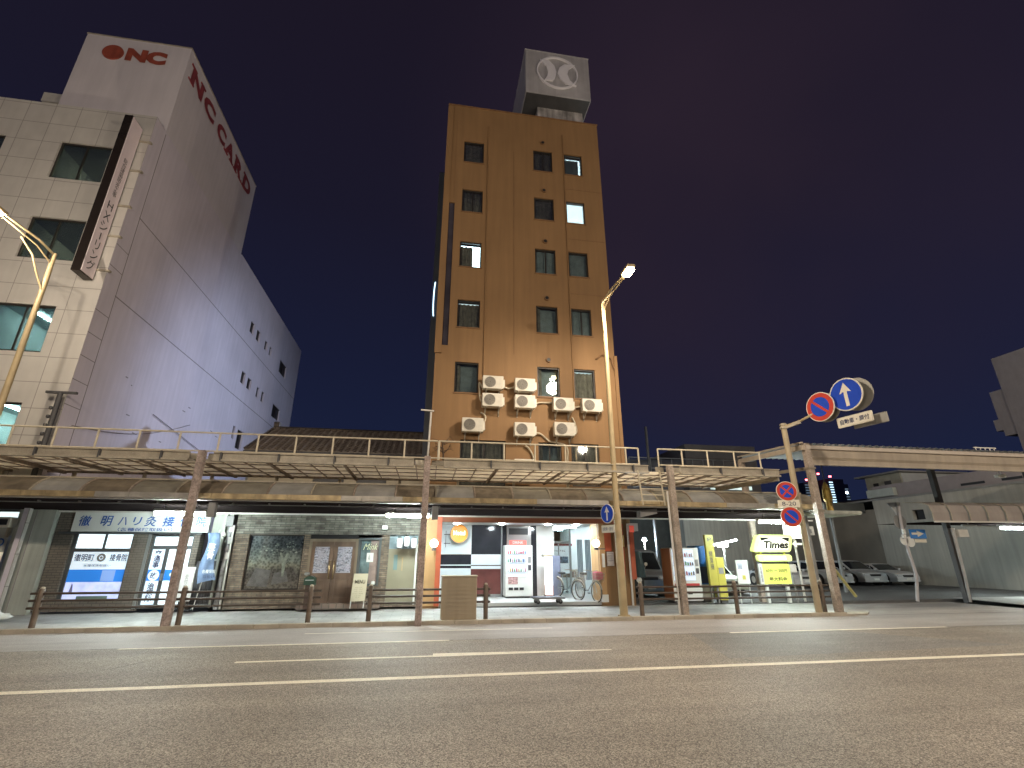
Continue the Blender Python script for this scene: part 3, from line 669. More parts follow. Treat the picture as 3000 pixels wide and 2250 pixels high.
# ================================================================== STREET LAMPS
HEADG = EM('lamp_glass', (1.0, .80, .48), 120)
def street_lamp(x, y, hx, hy, lab, power, sgn=-1, kind='POINT'):
    o = thing('street_lamp', lab, 'street lamp', (x, y, 0), 'tall curved arm street lamps')
    mb = MB().tube([(x, y, .05), (x, y, 2.9), (x, y, 3.0), (x+(hx-x)*.1, y, 9.0), (x+(hx-x)*.15, y, 9.9)], [.115, .105, .085, .065, .055], 14); mb.tube([(x, y, .02), (x, y, .12)], .17, 14)
    p = mb.build('pole', mt['beige'], o)
    tx = x+(hx-x)*.15
    mb = MB().tube([(tx, y, 9.85), (tx+(hx-tx)*.3, y+(hy-y)*.3, 10.0), (hx, hy+sgn*-.25, 10.08)], .035, 8)
    mb.tube([(tx, y, 9.55), (tx+(hx-tx)*.3, y+(hy-y)*.3, 9.82), (hx, hy+sgn*-.25, 10.0)], .022, 8)
    q = [(x+.0, y, 8.6), (x+(hx-x)*.05-.12, y+(hy-y)*.14, 9.1), (x+(hx-x)*.1-.2, y+(hy-y)*.25, 9.55), (hx-.08, y+(hy-y)*.4, 9.93)]
    mb.tube(q, .025, 8); mb.build('arm', mt['beige'], o)
    mb = MB().bev(hx-.13, hx+.13, hy-.30, hy+.28, 10.02, 10.13, .03); mb.build('head', mt['beige'], o)
    MB().bev(hx-.12, hx+.12, hy-.26, hy+.16, 9.93, 10.018, .03).build('lens', HEADG, o)
    ld = bpy.data.lights.new('street_light', kind); ld.energy = power; ld.color = (1.0, .845, .66)
    if sgn == 1: ld.shadow_soft_size = .3
    if kind == 'SPOT': ld.spot_size = math.radians(180); ld.spot_blend = .7; ld.shadow_soft_size = .32
    lo = bpy.data.objects.new('street_light', ld); COL.objects.link(lo); lo.parent = o; lo.location = Vector((hx, hy-.05, 9.45))-Vector((x, y, 0))
    if kind == 'SPOT': lo.rotation_euler = Vector((0, .35, -1)).to_track_quat('-Z', 'Y').to_euler()
    return o
LP = 1000
street_lamp(5.45, 13.95, 5.72, 12.3, 'street lamp at the kerb in front of the right side of the ochre hotel', LP*1.65, -1, 'SPOT')
street_lamp(-11.05, 13.95, -11.42, 12.2, 'street lamp at the left edge in front of the white office building', LP*.42)
street_lamp(-6.5, -3.2, -6.5, -1.4, 'added unseen street lamp on the near side of the road, left of the viewer', LP*3.7, 1)  # added out of view to even out the road's brightness
street_lamp(11.5, -3.2, 11.5, -1.4, 'added unseen street lamp on the near side of the road, right of the viewer', LP*3.7, 1)  # second unseen lamp, added to light the road and the facades
street_lamp(30.0, -3.2, 30.0, -1.4, 'added unseen street lamp on the near side of the road, far right of the viewer', LP*3.5, 1)  # added out of view to lift the block and canopies at the right
street_lamp(25.0, 13.95, 25.0, 12.3, 'added unseen street lamp further right along the far kerb', LP)  # also out of view, added for more light along the road
# ================================================================== CLINIC
TBR = BRK('brown_tile', (.145, .125, .105), (.125, .108, .092), (.065, .06, .052), .21, .07, .008, bump=.4, var=.12)
CONC = M('pale_concrete', (.40, .42, .38), .85, var=.12, vs=1.2, streak=.25, bump=.3, bs=30)
ALU = M('aluminium', (.34, .36, .36), .35, metal=.6, var=.08); ALUD = M('dark_aluminium', (.11, .12, .125), .4, metal=.5)
SIGNW = M('sign_white', (.72, .74, .72), .4, var=.03); BLUE = M('letter_blue', (.02, .10, .38), .5); DKB = M('letter_navy', (.03, .04, .10), .5)
NEON_W = EM('backlit_white', (.82, .93, 1.0), .95, var=.05, vs=2)
FILM = EM('backlit_film', (.75, .88, 1.0), .62, var=.05, vs=2); FILMB = EM('backlit_blue', (.03, .22, .75), .55, var=.1, vs=2)
cl = thing('clinic_building', 'single storey clinic in brown tile with a white signboard and blue window film', 'building', (-8.7, 17, 0))
mb = MB(); mb.box(-10.88, -10.38, 16.95, 17.3, .15, 2.9); mb.box(-8.74, -8.24, 16.95, 17.3, .15, 2.33); mb.box(-7.06, -6.9, 16.95, 17.3, .15, 2.33); mb.box(-10.38, -6.9, 17.0, 17.3, 2.3, 3.2)
mb.box(-10.38, -8.74, 16.98, 17.3, .15, .42)
mb.build('tiled_wall', TBR, cl)
mb = MB().box(-11.1, -6.4, 17.3, 24, 0, 3.3); 
m2 = MB(); quad(m2, (-11.1, 17.3, 3.3), (-6.4, 17.3, 3.3), (-6.4, 24, 3.3), (-11.1, 24, 3.3)); quad(m2, (-6.4, 17.3, 0), (-6.4, 24, 0), (-6.4, 24, 3.3), (-6.4, 17.3, 3.3)); m2.build('roof', mt['grey'], cl)
MB().box(-8.33, -8.25, 16.92, 16.95, .2, 2.3).build('corner_trim', ALU, cl)
MB().box(-10.75, -6.85, 16.90, 17.0, 2.265, 2.325).build('head_rail', ALUD, cl)
# big window
mb = MB(); mb.box(-10.38, -10.28, 17.02, 17.12, .42, 2.26).box(-8.80, -8.74, 17.02, 17.12, .42, 2.26).box(-10.28, -8.80, 17.02, 17.12, 1.76, 1.86).box(-10.28, -8.80, 17.02, 17.12, .36, .44).box(-9.56, -9.5, 17.03, 17.11, 1.86, 2.26)
w = mb.build('window', ALUD, cl)
MB().box(-10.28, -8.80, 17.06, 17.07, 1.86, 2.26).build('pane', EM('fanlight', (.80, .94, 1.0), 1.5, var=.25, vs=2.5), w)
MB().box(-10.28, -8.80, 17.06, 17.07, .44, .93).build('pane', EM('poster_pane', (.55, .62, .9), .75, var=.35, vs=4), w)
MB().box(-10.28, -8.80, 17.05, 17.07, 1.27, 1.76).build('film', FILM, w)
MB().box(-10.28, -8.80, 17.05, 17.07, .93, 1.27).build('film', FILMB, w)
text('徹明町', DKB, cl, (-9.97, 17.045, 1.60), w=.52, h=.21, bold=.014); text('接骨院', DKB, cl, (-9.06, 17.045, 1.60), w=.46, h=.21, bold=.014)
mb = MB(); mb.ring((-9.52, 1.60), .06, .115, 17.03, 17.045, 24); mb.disc((-9.52, 17.035, 1.60), .035, 'y', .01, 16); mb.build('emblem', mt['grey'], cl)
text('各種保険取扱い', DKB, cl, (-9.58, 17.045, 1.38), w=.72, h=.07)
mb = MB(); mb.prism([(-10.14, .62), (-10.04, .62), (-10.07, .84), (-10.10, .89)], 17.04, 17.052); mb.build('poster_tree', M('poster_violet', (.25, .27, .5), .6), cl)
mb = MB().box(-9.9, -9.1, 17.04, 17.05, .47, .55); mb.build('poster_band', M('poster_green', (.15, .22, .2), .6), cl)
MB().box(-9.4, -9.05, 17.04, 17.045, .95, 1.25).build('notice', EM('notice_blue', (.25, .42, .85), .55), cl)
# door
mb = MB(); mb.box(-8.24, -8.18, 17.02, 17.14, .2, 2.26).box(-7.12, -7.06, 17.02, 17.14, .2, 2.26).box(-8.18, -7.12, 17.02, 17.14, 1.84, 1.94).box(-7.82, -7.72, 17.02, 17.12, .2, 1.84).box(-8.18, -7.12, 17.02, 17.14, .2, .3).box(-8.18, -7.12, 17.02, 17.14, 2.2, 2.26)
d = mb.build('door', ALUD, cl)
MB().box(-8.18, -7.12, 17.06, 17.07, 1.94, 2.2).build('pane', NEON_W, d)
MB().box(-8.18, -7.82, 17.05, 17.06, .3, 1.84).build('pane', FILM, d); MB().box(-7.72, -7.12, 17.05, 17.06, .3, 1.84).build('pane', NEON_W, d)
MB().box(-8.175, -7.825, 17.04, 17.05, .95, 1.26).build('blue_band', FILMB, d); MB().box(-7.715, -7.35, 17.04, 17.05, .95, 1.26).build('blue_band', FILMB, d)
mb = MB().disc((-8.0, 17.03, 1.10), .15, 'y', .008, 28); mb.build('white_disc', FILM, d)
text('交通事', DKB, d, (-8.0, 17.03, 1.56), w=.19, h=.50, vertical=True, bold=.02); text('故', DKB, d, (-8.0, 17.028, 1.10), w=.18, h=.17, bold=.02); text('治療院', DKB, d, (-8.0, 17.03, .64), w=.19, h=.52, vertical=True, bold=.02)
mb = MB().disc((-7.52, 17.03, 1.12), .055, 'y', .008, 20); mb.build('badge', SIGNW, d)
MB().box(-7.80, -7.74, 16.98, 17.02, .95, 1.15).build('door_handle', ALU, d)
# header sign
sg = thing('clinic_sign', 'long white fascia sign with blue brush lettering above the clinic windows', 'sign', (-8.57, 16.95, 2.33))
MB().bev(-10.45, -6.69, 16.90, 16.99, 2.33, 2.90, .008).build('panel', SIGNW, sg)
xs = [-10.13, -9.55, -9.12, -8.72, -8.35, -7.85, -7.37, -6.92]
for ch, x in zip('徹明ハリ灸接骨院', xs): text(ch, BLUE, sg, (x, 16.895, 2.64), w=.32 if ch not in 'ハリ' else .24, h=.30 if ch not in 'ハリ' else .24, bold=.012, ital=.12, name='letter')
text('（各種保険取扱い）', BLUE, sg, (-8.45, 16.895, 2.40), w=1.5, h=.10, bold=.01)
# concrete frontage to the left of the clinic
lf = thing('corner_shop', 'pale concrete shopfront at the left edge with an air conditioner and posters', 'building', (-12, 16.8, 0))
MB().box(-11.85, -10.9, 16.8, 16.97, .1, 2.95).build('pier', CONC, lf)
MB().box(-11.40, -11.385, 16.79, 16.80, .1, 2.95).build('pier_joint', mt['groove'], lf)
MB().box(-16, -11.85, 16.9, 16.97, .1, 2.95).build('front_wall', M('shop_front', (.45, .47, .46), .7, var=.1), lf)
MB().box(-14, -11.95, 16.86, 16.89, .4, 1.75).build('poster', EM('poster_lit', (.75, .66, .50), .5, var=.4, vs=5), lf)
MB().box(-14, -11.88, 16.85, 16.9, 2.7, 2.86).build('fascia', EM('shop_lit_fascia', (.8, .95, .95), 1.2), lf)
text('O', BLUE, lf, (-12.12, 16.84, 2.02), w=.22, h=.22, bold=.02)
MB().box(-11.95, -11.86, 16.84, 16.86, .3, 2.2).build('side_board', M('side_board', (.25, .3, .42), .5, var=.3, vs=4), lf)
MB().tube([(-10.99, 16.9, .15), (-10.99, 16.9, 2.9)], .06, 10).build('drain_pipe', TBR, lf)
a = thing('air_conditioner', 'grey air conditioner on the shopfront at the far left under the canopy', 'air conditioner', (-12.1, 16.6, 2.42))
MB().bev(-12.55, -11.8, 16.5, 16.8, 2.42, 2.70, .02).build('casing', mt['acw'], a); mb = MB().box(-12.08, -11.86, 16.495, 16.5, 2.48, 2.64); mb.build('grille', mt['black'], a)
MB().box(-12.0, -11.95, 16.75, 16.86, 2.15, 2.42).build('bracket', mt['steel'], a)
# plastic bag and things at the left foot
b_ = thing('plastic_bag', 'crumpled white plastic bag on the pavement at the far left', 'bag', (-10.7, 15.5, .13))
bm = bmesh.new(); bmesh.ops.create_icosphere(bm, subdivisions=3, radius=1)
for v in bm.verts: 
    k = 1+.18*math.sin(7*v.co.x+3*v.co.y)+.12*math.sin(11*v.co.z+5*v.co.y); v.co = Vector((-10.75+v.co.x*.34*k, 15.5+v.co.y*.22*k, .13+max(0, v.co.z*.14*k+.05)))
bm.verts.index_update(); MB().add([v.co[:] for v in bm.verts], [[v.index for v in f.verts] for f in bm.faces], True).build('bag', SIGNW, b_); bm.free()
# signs standing before the clinic
bn = thing('banner_flag', 'pale blue promotional banner flag drooping from a white pole beside the clinic door', 'banner', (-6.5, 16.4, .15))
MB().tube([(-6.52, 16.45, .16), (-6.17, 16.4, 2.38)], .013, 8).build('pole', mt['white'], bn)
CLOTH = M('banner_cloth', (.15, .22, .36), .8, var=.35, vs=3.5)
mb = MB(); rows = 22; cols = 10; P = []
for i in range(rows+1):
    t = i/rows; z = 2.30-1.42*t; wdt = .34+.28*max(0, t-.5); P.append([])
    for k in range(cols+1):
        u = k/cols; xx = -6.49+u*wdt+.05*math.sin(t*7)*(1-t*.3)-.03*t; yy = 16.40+.05*math.sin(u*6+t*4); zz = z-.10*u*(1-u)*math.sin(t*5)-(.12*u if t > .7 else 0)*-(t-.7)*3
        P[-1].append((xx, yy, zz))
for i in range(rows):
    for k in range(cols): mb.add([P[i][k], P[i][k+1], P[i+1][k+1], P[i+1][k]], [(0, 1, 2, 3)], True)
mb.build('cloth', CLOTH, bn)
text('整骨', SIGNW, bn, (-6.27, 16.33, 1.78), w=.2, h=.45, vertical=True)
text('各種保険', SIGNW, bn, (-6.23, 16.33, 1.22), w=.36, h=.10); text('取扱い', DKB, bn, (-6.21, 16.33, 1.08), w=.3, h=.08)
ws = thing('stand_sign', 'white upright stand sign with black base between the clinic door and banner', 'sign', (-6.85, 16.4, .15))
MB().bev(-7.04, -6.62, 16.38, 16.46, .42, 1.34, .02).build('panel', M('acrylic_white', (.62, .62, .62), .35, var=.05), ws)
text('受付中', mt['grey'], ws, (-6.8, 16.375, .95), w=.09, h=.4, vertical=True)
mb = MB().tube([(-7.15, 16.42, .19), (-6.5, 16.42, .19)], .02, 8); mb.tube([(-7.1, 16.2, .19), (-7.1, 16.6, .19)], .02, 8); mb.tube([(-6.55, 16.2, .19), (-6.55, 16.6, .19)], .02, 8); mb.box(-6.9, -6.78, 16.38, 16.46, .19, .42)
mb.build('base', mt['black'], ws)
# narrow gap building between clinic and pub
gb = thing('gap_annex', 'narrow grey corrugated annex squeezed between the clinic and the brick pub', 'building', (-6.45, 17.2, 0))
MB().box(-6.69, -6.12, 17.15, 17.3, 1.5, 3.2).build('upper_wall', CONC, gb)
mb = MB(); x = -6.9
while x < -6.1: mb.box(x, x+.03, 17.08, 17.1, .2, 1.48); x += .07
mb.box(-6.9, -6.1, 17.1, 17.3, .2, 1.5); mb.build('corrugated_wall', mt['dkgrey'], gb)
MB().box(-6.62, -6.40, 17.10, 17.15, 1.55, 2.3).build('window', M('leafy_glass', (.10, .17, .12), .2, var=.6, vs=14), gb)
MB().box(-6.32, -6.25, 17.0, 17.15, .2, 2.9).build('frame_post', CONC, gb)
ut = thing('downpipe', 'grey wrapped downpipe and meter boxes on the corner left of the brick pub', 'pipe', (-6.1, 16.95, .15))
MB().tube([(-6.10, 16.98, .15), (-6.08, 16.98, 2.6)], .065, 10).build('pipe', M('weathered_pipe', (.30, .30, .31), .7, var=.5, vs=7), ut)
MB().tube([(-5.97, 16.93, .15), (-5.98, 16.93, 2.5)], .03, 8).build('white_pipe', mt['white'], ut)
for z in (1.55, 2.0, 2.35): MB().bev(-6.06, -5.93, 16.85, 16.93, z, z+.2, .01).build('meter_box', mt['white'], ut)
MB().bev(-6.2, -5.98, 16.82, 16.95, 2.5, 2.82, .01).build('black_box', mt['black'], ut)
mb = MB().lathe([(.02, 0), (.07, .02), (.09, .08), (.05, .13), (.01, .15)], (-6.2, 16.85, 2.2), 14); mb.build('flood_lamp', mt['white'], ut)

# ================================================================== PUB
pb = thing('brick_pub', 'stone brick pub front with wooden double doors and a large dark picture window', 'building', (-3, 17, 0))
STB = BRK('stone_brick', (.13, .095, .07), (.24, .185, .135), (.11, .10, .085), .27, .062, .009, bump=1.0, var=.35, vs=5, rough=.85)
STD = BRK('stone_brick_grey', (.25, .24, .205), (.13, .115, .095), (.10, .10, .09), .30, .07, .01, bump=1.0, var=.4, vs=4, rough=.85)
hol = [(-5.5, -3.86, .66, 2.28), (-3.68, -2.18, .28, 2.29), (-2.18, -1.46, .76, 2.29), (-1.22, -.3, .2, 2.29)]
wall_grid(MB(), -5.93, -.14, .14, 2.29, hol, 17.0, .2).build('brick_wall', STB, pb)
MB().box(-5.93, -.14, 16.985, 17.2, 2.29, 3.0).build('upper_brick_wall', STD, pb)
mb = wall_grid(MB(), -5.93, -.14, 3.0, 4.3, [(-3.9, -2.9, 3.75, 4.2), (-2.5, -1.5, 3.75, 4.2)], 17.2, .1); mb.build('upper_wall', M('pub_plaster', (.34, .30, .23), .8, var=.15), pb)
for x in (-3.9, -2.5): MB().box(x, x+1, 17.28, 17.3, 3.75, 4.2).build('upper_window', mt['dkgrey'], pb)
m2 = MB(); quad(m2, (-5.93, 17.2, 4.3), (-.14, 17.2, 4.3), (-.14, 20.5, 4.3), (-5.93, 20.5, 4.3)); quad(m2, (-5.93, 17, 0), (-5.93, 20.5, 0), (-5.93, 20.5, 4.3), (-5.93, 17, 4.3)); m2.build('roof', mt['grey'], pb)
MB().box(-3.75, -1.35, 16.6, 17.0, .13, .28).build('doorstep', BRK('step_brick', (.22, .16, .13), (.17, .13, .11), (.1, .09, .08), .21, .15, .012, bump=.5), pb)
# picture window: murky glass over a faded mural of garden and road
w = MB().box(-5.5, -5.46, 17.06, 17.14, .66, 2.28).box(-3.9, -3.86, 17.06, 17.14, .66, 2.28).box(-5.46, -3.9, 17.06, 17.14, .66, .70).box(-5.46, -3.9, 17.06, 17.14, 2.24, 2.28).build('window', mt['frame_dk'], pb)
def mural():
    m, n, l, b = _mat('faded_mural')
    t = n.new('ShaderNodeTexCoord'); s = n.new('ShaderNodeSeparateXYZ'); l.new(t.outputs['Object'], s.inputs[0])
    # object coordinates: x about -2.5..-.9, z .66..2.28
    r = n.new('ShaderNodeValToRGB'); mrr = n.new('ShaderNodeMapRange'); l.new(s.outputs[2], mrr.inputs[0]); mrr.inputs[1].default_value = .66; mrr.inputs[2].default_value = 2.28
    nz = n.new('ShaderNodeTexNoise'); nz.inputs['Scale'].default_value = 3.2; nz.inputs['Detail'].default_value = 6; l.new(t.outputs['Object'], nz.inputs['Vector'])
    ad = n.new('ShaderNodeMath'); ad.operation = 'MULTIPLY_ADD'; l.new(nz.outputs[0], ad.inputs[0]); ad.inputs[1].default_value = .35; l.new(mrr.outputs[0], ad.inputs[2])
    l.new(ad.outputs[0], r.inputs[0]); e = r.color_ramp.elements
    e[0].position = .15; e[0].color = (.16, .13, .12, 1); e[1].position = 1.2 if False else 1.0; e[1].color = (.11, .11, .115, 1)
    for p, c in ((.32, (.17, .14, .13, 1)), (.48, (.12, .10, .10, 1)), (.60, (.30, .27, .22, 1)), (.72, (.26, .26, .24, 1)), (.82, (.15, .155, .15, 1))): x = e.new(p); x.color = c
    vz = n.new('ShaderNodeTexVoronoi'); vz.inputs['Scale'].default_value = 14; l.new(t.outputs['Object'], vz.inputs['Vector'])
    l.new(mulcol(n, l, vz.outputs['Distance'], r.outputs[0], 1.3, 2.8), b.inputs['Base Color'])
    b.inputs['Roughness'].default_value = .25
    return m
MB().box(-5.46, -3.9, 17.12, 17.13, .70, 2.24).build('picture', mural(), w)
MB().box(-5.46, -3.9, 17.085, 17.092, .70, 2.24).build('pane', GL('murky_glass', (.9, .93, .92), .08, .06), w)
# mural figures: pale tree trunk and path wedges
mb = MB(); mb.prism([(-4.42, 1.05), (-4.36, 1.05), (-4.34, 1.5), (-4.28, 1.72), (-4.35, 1.74), (-4.42, 1.55), (-4.52, 1.75), (-4.56, 1.73), (-4.46, 1.45)], 17.112, 17.118)
for i in range(46):
    x = -4.55+random.gauss(0, .28); z = 1.86+random.gauss(0, .10); s_ = random.uniform(.015, .045); mb.prism([(x-s_, z), (x, z-s_*.6), (x+s_, z), (x, z+s_*.6)], 17.11, 17.117)
mb.build('painted_tree', M('mural_leaf', (.75, .76, .68), .6, var=.4, vs=9), w)
mb = MB(); 
for q in ([(-5.4, .78), (-4.8, .74), (-4.75, 1.22), (-5.2, 1.3)], [(-4.7, .8), (-4.2, .9), (-4.3, 1.2), (-4.65, 1.15)]): mb.prism(q, 17.114, 17.119)
mb.build('painted_path', M('mural_path', (.42, .37, .39), .6, var=.3, vs=6), w)
# doors
WOOD = M('dark_wood', (.16, .105, .075), .5, var=.2, vs=3, streak=.25); WOODF = M('wood_frame', (.22, .17, .12), .55, streak=.2)
MB().box(-3.68, -2.18, 17.05, 17.2, 2.16, 2.29).build('door_header', mt['black'], pb)
MB().box(-3.68, -3.60, 16.99, 17.1, .28, 2.16).box(-2.26, -2.18, 16.99, 17.1, .28, 2.16).box(-3.60, -2.26, 16.99, 17.1, 2.08, 2.16).build('door_frame', WOODF, pb)
LEAD = M('leaded_glass', (.34, .35, .42), .3, var=.75, vs=22)
for s_, (a, b2) in ((1, (-3.60, -2.935)), (-1, (-2.925, -2.26))):
    mb = MB(); ga, gb_ = (a+.10, b2-.12) if s_ == 1 else (a+.12, b2-.10)
    mb.box(a, ga, 17.04, 17.09, .28, 2.08).box(gb_, b2, 17.04, 17.09, .28, 2.08).box(ga, gb_, 17.04, 17.09, 1.92, 2.08).box(ga, gb_, 17.04, 17.09, 1.02, 1.14).box(ga, gb_, 17.04, 17.09, .28, .42).box(ga, gb_, 17.06, 17.08, .42, 1.02)
    mb.bev(ga+.06, gb_-.06, 17.045, 17.07, .5, .94, .012)
    d = mb.build('door', WOOD, pb)
    g_ = MB(); R = random.Random(5)
    g_.box(ga, gb_, 17.06, 17.07, 1.14, 1.92)
    gl_ = g_.build('glass_panel', LEAD, d)
    mb = MB()
    for k in range(2):                                    # two long wandering strands tied by a border
        P_ = [(R.uniform(ga+.02, gb_-.02), 17.052, 1.15+.76*t/30) for t in range(31)]
        for a_, b3 in zip(P_[:-1], P_[1:]): mb.bar(a_, b3, .011)
    mb.bar((ga+.01, 17.052, 1.15), (gb_-.01, 17.052, 1.15), .014); mb.bar((ga+.01, 17.052, 1.91), (gb_-.01, 17.052, 1.91), .014)
    o = mb.build('lead_tracery', M('tracery', (.55, .53, .60), .4), d)
    hx = b2-.06 if s_ == 1 else a+.06
    MB().tube([(hx, 17.03, .98), (hx, 16.97, 1.0), (hx, 16.97, 1.46), (hx, 17.03, 1.48)], .017, 8).build('handle', M('brass', (.45, .33, .18), .35, metal=.8), d)
# small window with script
w = MB().box(-2.18, -2.10, 17.02, 17.12, .76, 2.2).box(-1.54, -1.46, 17.02, 17.12, .76, 2.2).box(-2.10, -1.54, 17.02, 17.12, 2.12, 2.2).box(-2.10, -1.54, 17.02, 17.12, .76, .82).build('window', ALUD, pb)
MB().box(-2.10, -1.80, 17.10, 17.11, .82, 2.12).build('pane', M('greenish_pane', (.15, .21, .22), .2, var=.4, vs=5, streak=.3), w)
MB().box(-1.80, -1.54, 17.10, 17.11, .82, 2.12).build('curtain', M('rosy_curtain', (.34, .25, .22), .6, var=.45, vs=2.4, streak=.3), w)
text('Mink', M('script_yellow', (.72, .75, .45), .5), w, (-1.80, 17.085, 1.93), w=.46, h=.19, ital=.45, bold=-.005)
MB().box(-1.90, -1.69, 17.07, 17.075, 1.46, 1.74).build('notice', SIGNW, w)
text('2号', mt['black'], w, (-1.82, 17.067, 1.60), w=.06, h=.16, vertical=True)
mb = MB().lathe([(.02, 0), (.06, .02), (.06, .10), (.02, .12)], (-1.62, 16.98, .78), 12); mb.build('ornament', SIGNW, w)
# steel side door with lanterns above
mb = MB().box(-1.22, -.36, 17.08, 17.12, .2, 1.86); mb.box(-1.22, -.36, 17.074, 17.08, .98, 1.0)
d = mb.build('side_door', M('side_door_olive', (.26, .24, .17), .4, var=.08), pb)
MB().box(-1.04, -.92, 17.065, 17.08, 1.22, 1.68).build('door_glass', M('door_slit', (.17, .25, .25), .2), d)
MB().box(-.78, -.75, 17.06, 17.08, 1.2, 1.6).build('push_bar', M('door_bar', (.40, .28, .14), .5), d)
MB().box(-1.22, -.3, 17.12, 17.2, 1.86, 2.29).build('door_top', M('blue_grey_top', (.22, .30, .34), .4, var=.3), pb)
MB().box(-.36, -.3, 17.0, 17.1, .2, 2.0).build('door_jamb', SIGNW, pb)
for i, (x, z) in enumerate(((-.86, 1.88), (-.64, 1.93), (-.42, 1.88))):
    o = thing('paper_lantern', ('left paper lantern over the steel side door of the pub', 'middle paper lantern over the steel side door of the pub', 'right paper lantern over the steel side door, next to the canopy post')[i], 'lantern', (x, 16.5, z), 'white paper lanterns on the pub')
    mb = MB().lathe([(.05, .0), (.085, .03), (.088, .15), (.085, .27), (.05, .30)], (x, 16.5, z), 18); mb.build('shade', EM('lantern_paper', (.85, .9, .9), .35), o)
    mb = MB().lathe([(.055, -.025), (.055, .0)], (x, 16.5, z), 16); mb.lathe([(.055, .30), (.055, .33)], (x, 16.5, z), 16); mb.tube([(x, 16.5, z+.33), (x, 16.85, z+.40), (x, 16.98, z+.40)], .008, 6); mb.tube([(x-.05, 16.5, z-.02), (x-.092, 16.5, z+.06), (x-.092, 16.5, z+.24), (x-.05, 16.5, z+.31)], .005, 5); mb.tube([(x+.05, 16.5, z-.02), (x+.092, 16.5, z+.06), (x+.092, 16.5, z+.24), (x+.05, 16.5, z+.31)], .005, 5)
    mb.build('frame', mt['black'], o); text('酒', mt['black'], o, (x, 16.41, z+.15), w=.07, h=.07)
# A-board, pedestal and clock-like lamp
ab = thing('menu_board', 'cream menu easel leaning beside the pub doors', 'board', (-1.97, 16.55, .2))
mb = MB(); mb.add([(-2.19, 16.42, .36), (-1.77, 16.42, .36), (-1.75, 16.60, 1.13), (-2.17, 16.60, 1.13), (-2.19, 16.445, .36), (-1.77, 16.445, .36), (-1.75, 16.625, 1.13), (-2.17, 16.625, 1.13)], [(0, 1, 2, 3), (7, 6, 5, 4), (0, 4, 5, 1), (1, 5, 6, 2), (2, 6, 7, 3), (3, 7, 4, 0)])
mb.build('panel', M('menu_cream', (.52, .47, .34), .6, var=.08), ab)
for x in (-2.17, -1.79): MB().bar((x, 16.40, .17), (x+.01, 16.61, 1.12), .022).build('leg', SIGNW, ab)
for x in (-2.12, -1.85): MB().bar((x, 16.85, .2), (x+.01, 16.63, 1.1), .02).build('rear_leg', mt['steel'], ab)
MU = M('menu_ink', (.13, .12, .09), .7)
o = text('MENU', MU, ab, (-1.965, 16.535, .90), w=.30, h=.11, bold=.02)
for z, w_ in ((.74, .2), (.69, .26), (.63, .24), (.57, .3), (.51, .18), (.46, .12)): text('コーヒー　ランチ', MU, ab, (-1.99, 16.405+(z-.36)*.234-.004, z), w=w_, h=.028)
pd = thing('letter_post', 'dark green letter box on a brown pillar standing left of the pub doors', 'post box', (-3.42, 16.6, .15))
MB().bev(-3.55, -3.36, 16.55, 16.75, .15, .82, .01).build('pillar', M('pillar_brown', (.07, .04, .03), .5), pd)
mb = MB(); mb.prism([(-3.60, .82), (-3.28, .82), (-3.28, 1.0), (-3.35, 1.06), (-3.44, 1.08), (-3.53, 1.06), (-3.60, 1.0)], 16.5, 16.72); mb.build('box', M('post_green', (.03, .065, .045), .35), pd)
mb = MB().box(-3.56, -3.32, 16.494, 16.5, .95, .965); mb.build('slot', SIGNW, pd)
mb = MB().lathe([(.02, 0), (.07, .02), (.085, .05), (.07, .09), (.02, .1)], (-3.55, 16.6, 1.08), 16); mb.build('round_cap', mt['grey'], pd)
fl_ = thing('flood_lamp', 'small pale floodlight fixed on the upper brick wall of the pub', 'lamp', (-1.4, 16.9, 2.5))
mb = MB().bev(-1.47, -1.30, 16.78, 16.9, 2.45, 2.58, .02); mb.build('housing', SIGNW, fl_); MB().tube([(-1.38, 16.85, 2.58), (-1.38, 16.98, 2.66)], .015, 6).build('arm', mt['grey'], fl_)

# ================================================================== HOTEL ENTRANCE
RED = M('vermilion', (.45, .10, .045), .45, var=.15); TAN = M('ochre_column', (.45, .27, .12), .6, var=.08, streak=.1)
MB().box(.30, .46, 16.86, 16.998, .15, 2.88).build('red_downpipe', RED, ht)
MB().box(-.08, .30, 16.965, 16.998, .15, 2.88).build('front_column', TAN, ht)
MB().box(.46, 6.6, 16.93, 16.998, 2.72, 2.88).build('red_lintel', M('lintel_red', (.28, .09, .045), .4), ht)
SOF = M('soffit_white', (.66, .69, .70), .5, var=.03)
m2 = MB(); quad(m2, (.45, 17.0, 2.725), (5.9, 17.0, 2.725), (5.9, 19.5, 2.77), (.45, 19.5, 2.77)); quad(m2, (5.9, 17.9, 2.74), (6.92, 17.9, 2.74), (6.92, 19.5, 2.77), (5.9, 19.5, 2.77)); m2.build('soffit', SOF, ht)
m2 = MB(); quad(m2, (.45, 17.151, .1), (.45, 19.4, .1), (.45, 19.4, 2.8), (.45, 17.151, 2.8)); m2.build('recess_side', SIGNW, ht)
m2 = MB(); quad(m2, (5.9, 17.151, .1), (5.9, 17.9, .1), (5.9, 17.9, 2.8), (5.9, 17.151, 2.8)); quad(m2, (5.9, 17.9, .1), (6.92, 17.9, .1), (6.92, 17.9, 2.8), (5.9, 17.9, 2.8)); m2.build('recess_side', TAN, ht)
MB().box(.45, 6.9, 17.02, 27, .1, .205).build('entrance_floor', M('entrance_floor', (.50, .51, .51), .35, var=.06), ht)
WP = M('wall_panel_white', (.68, .74, .76), .3, var=.03); BP = M('black_gloss_panel', (.03, .03, .035), .12, var=.2); BRN = M('brown_gloss', (.13, .045, .04), .2, var=.25)
Y9 = 19.4
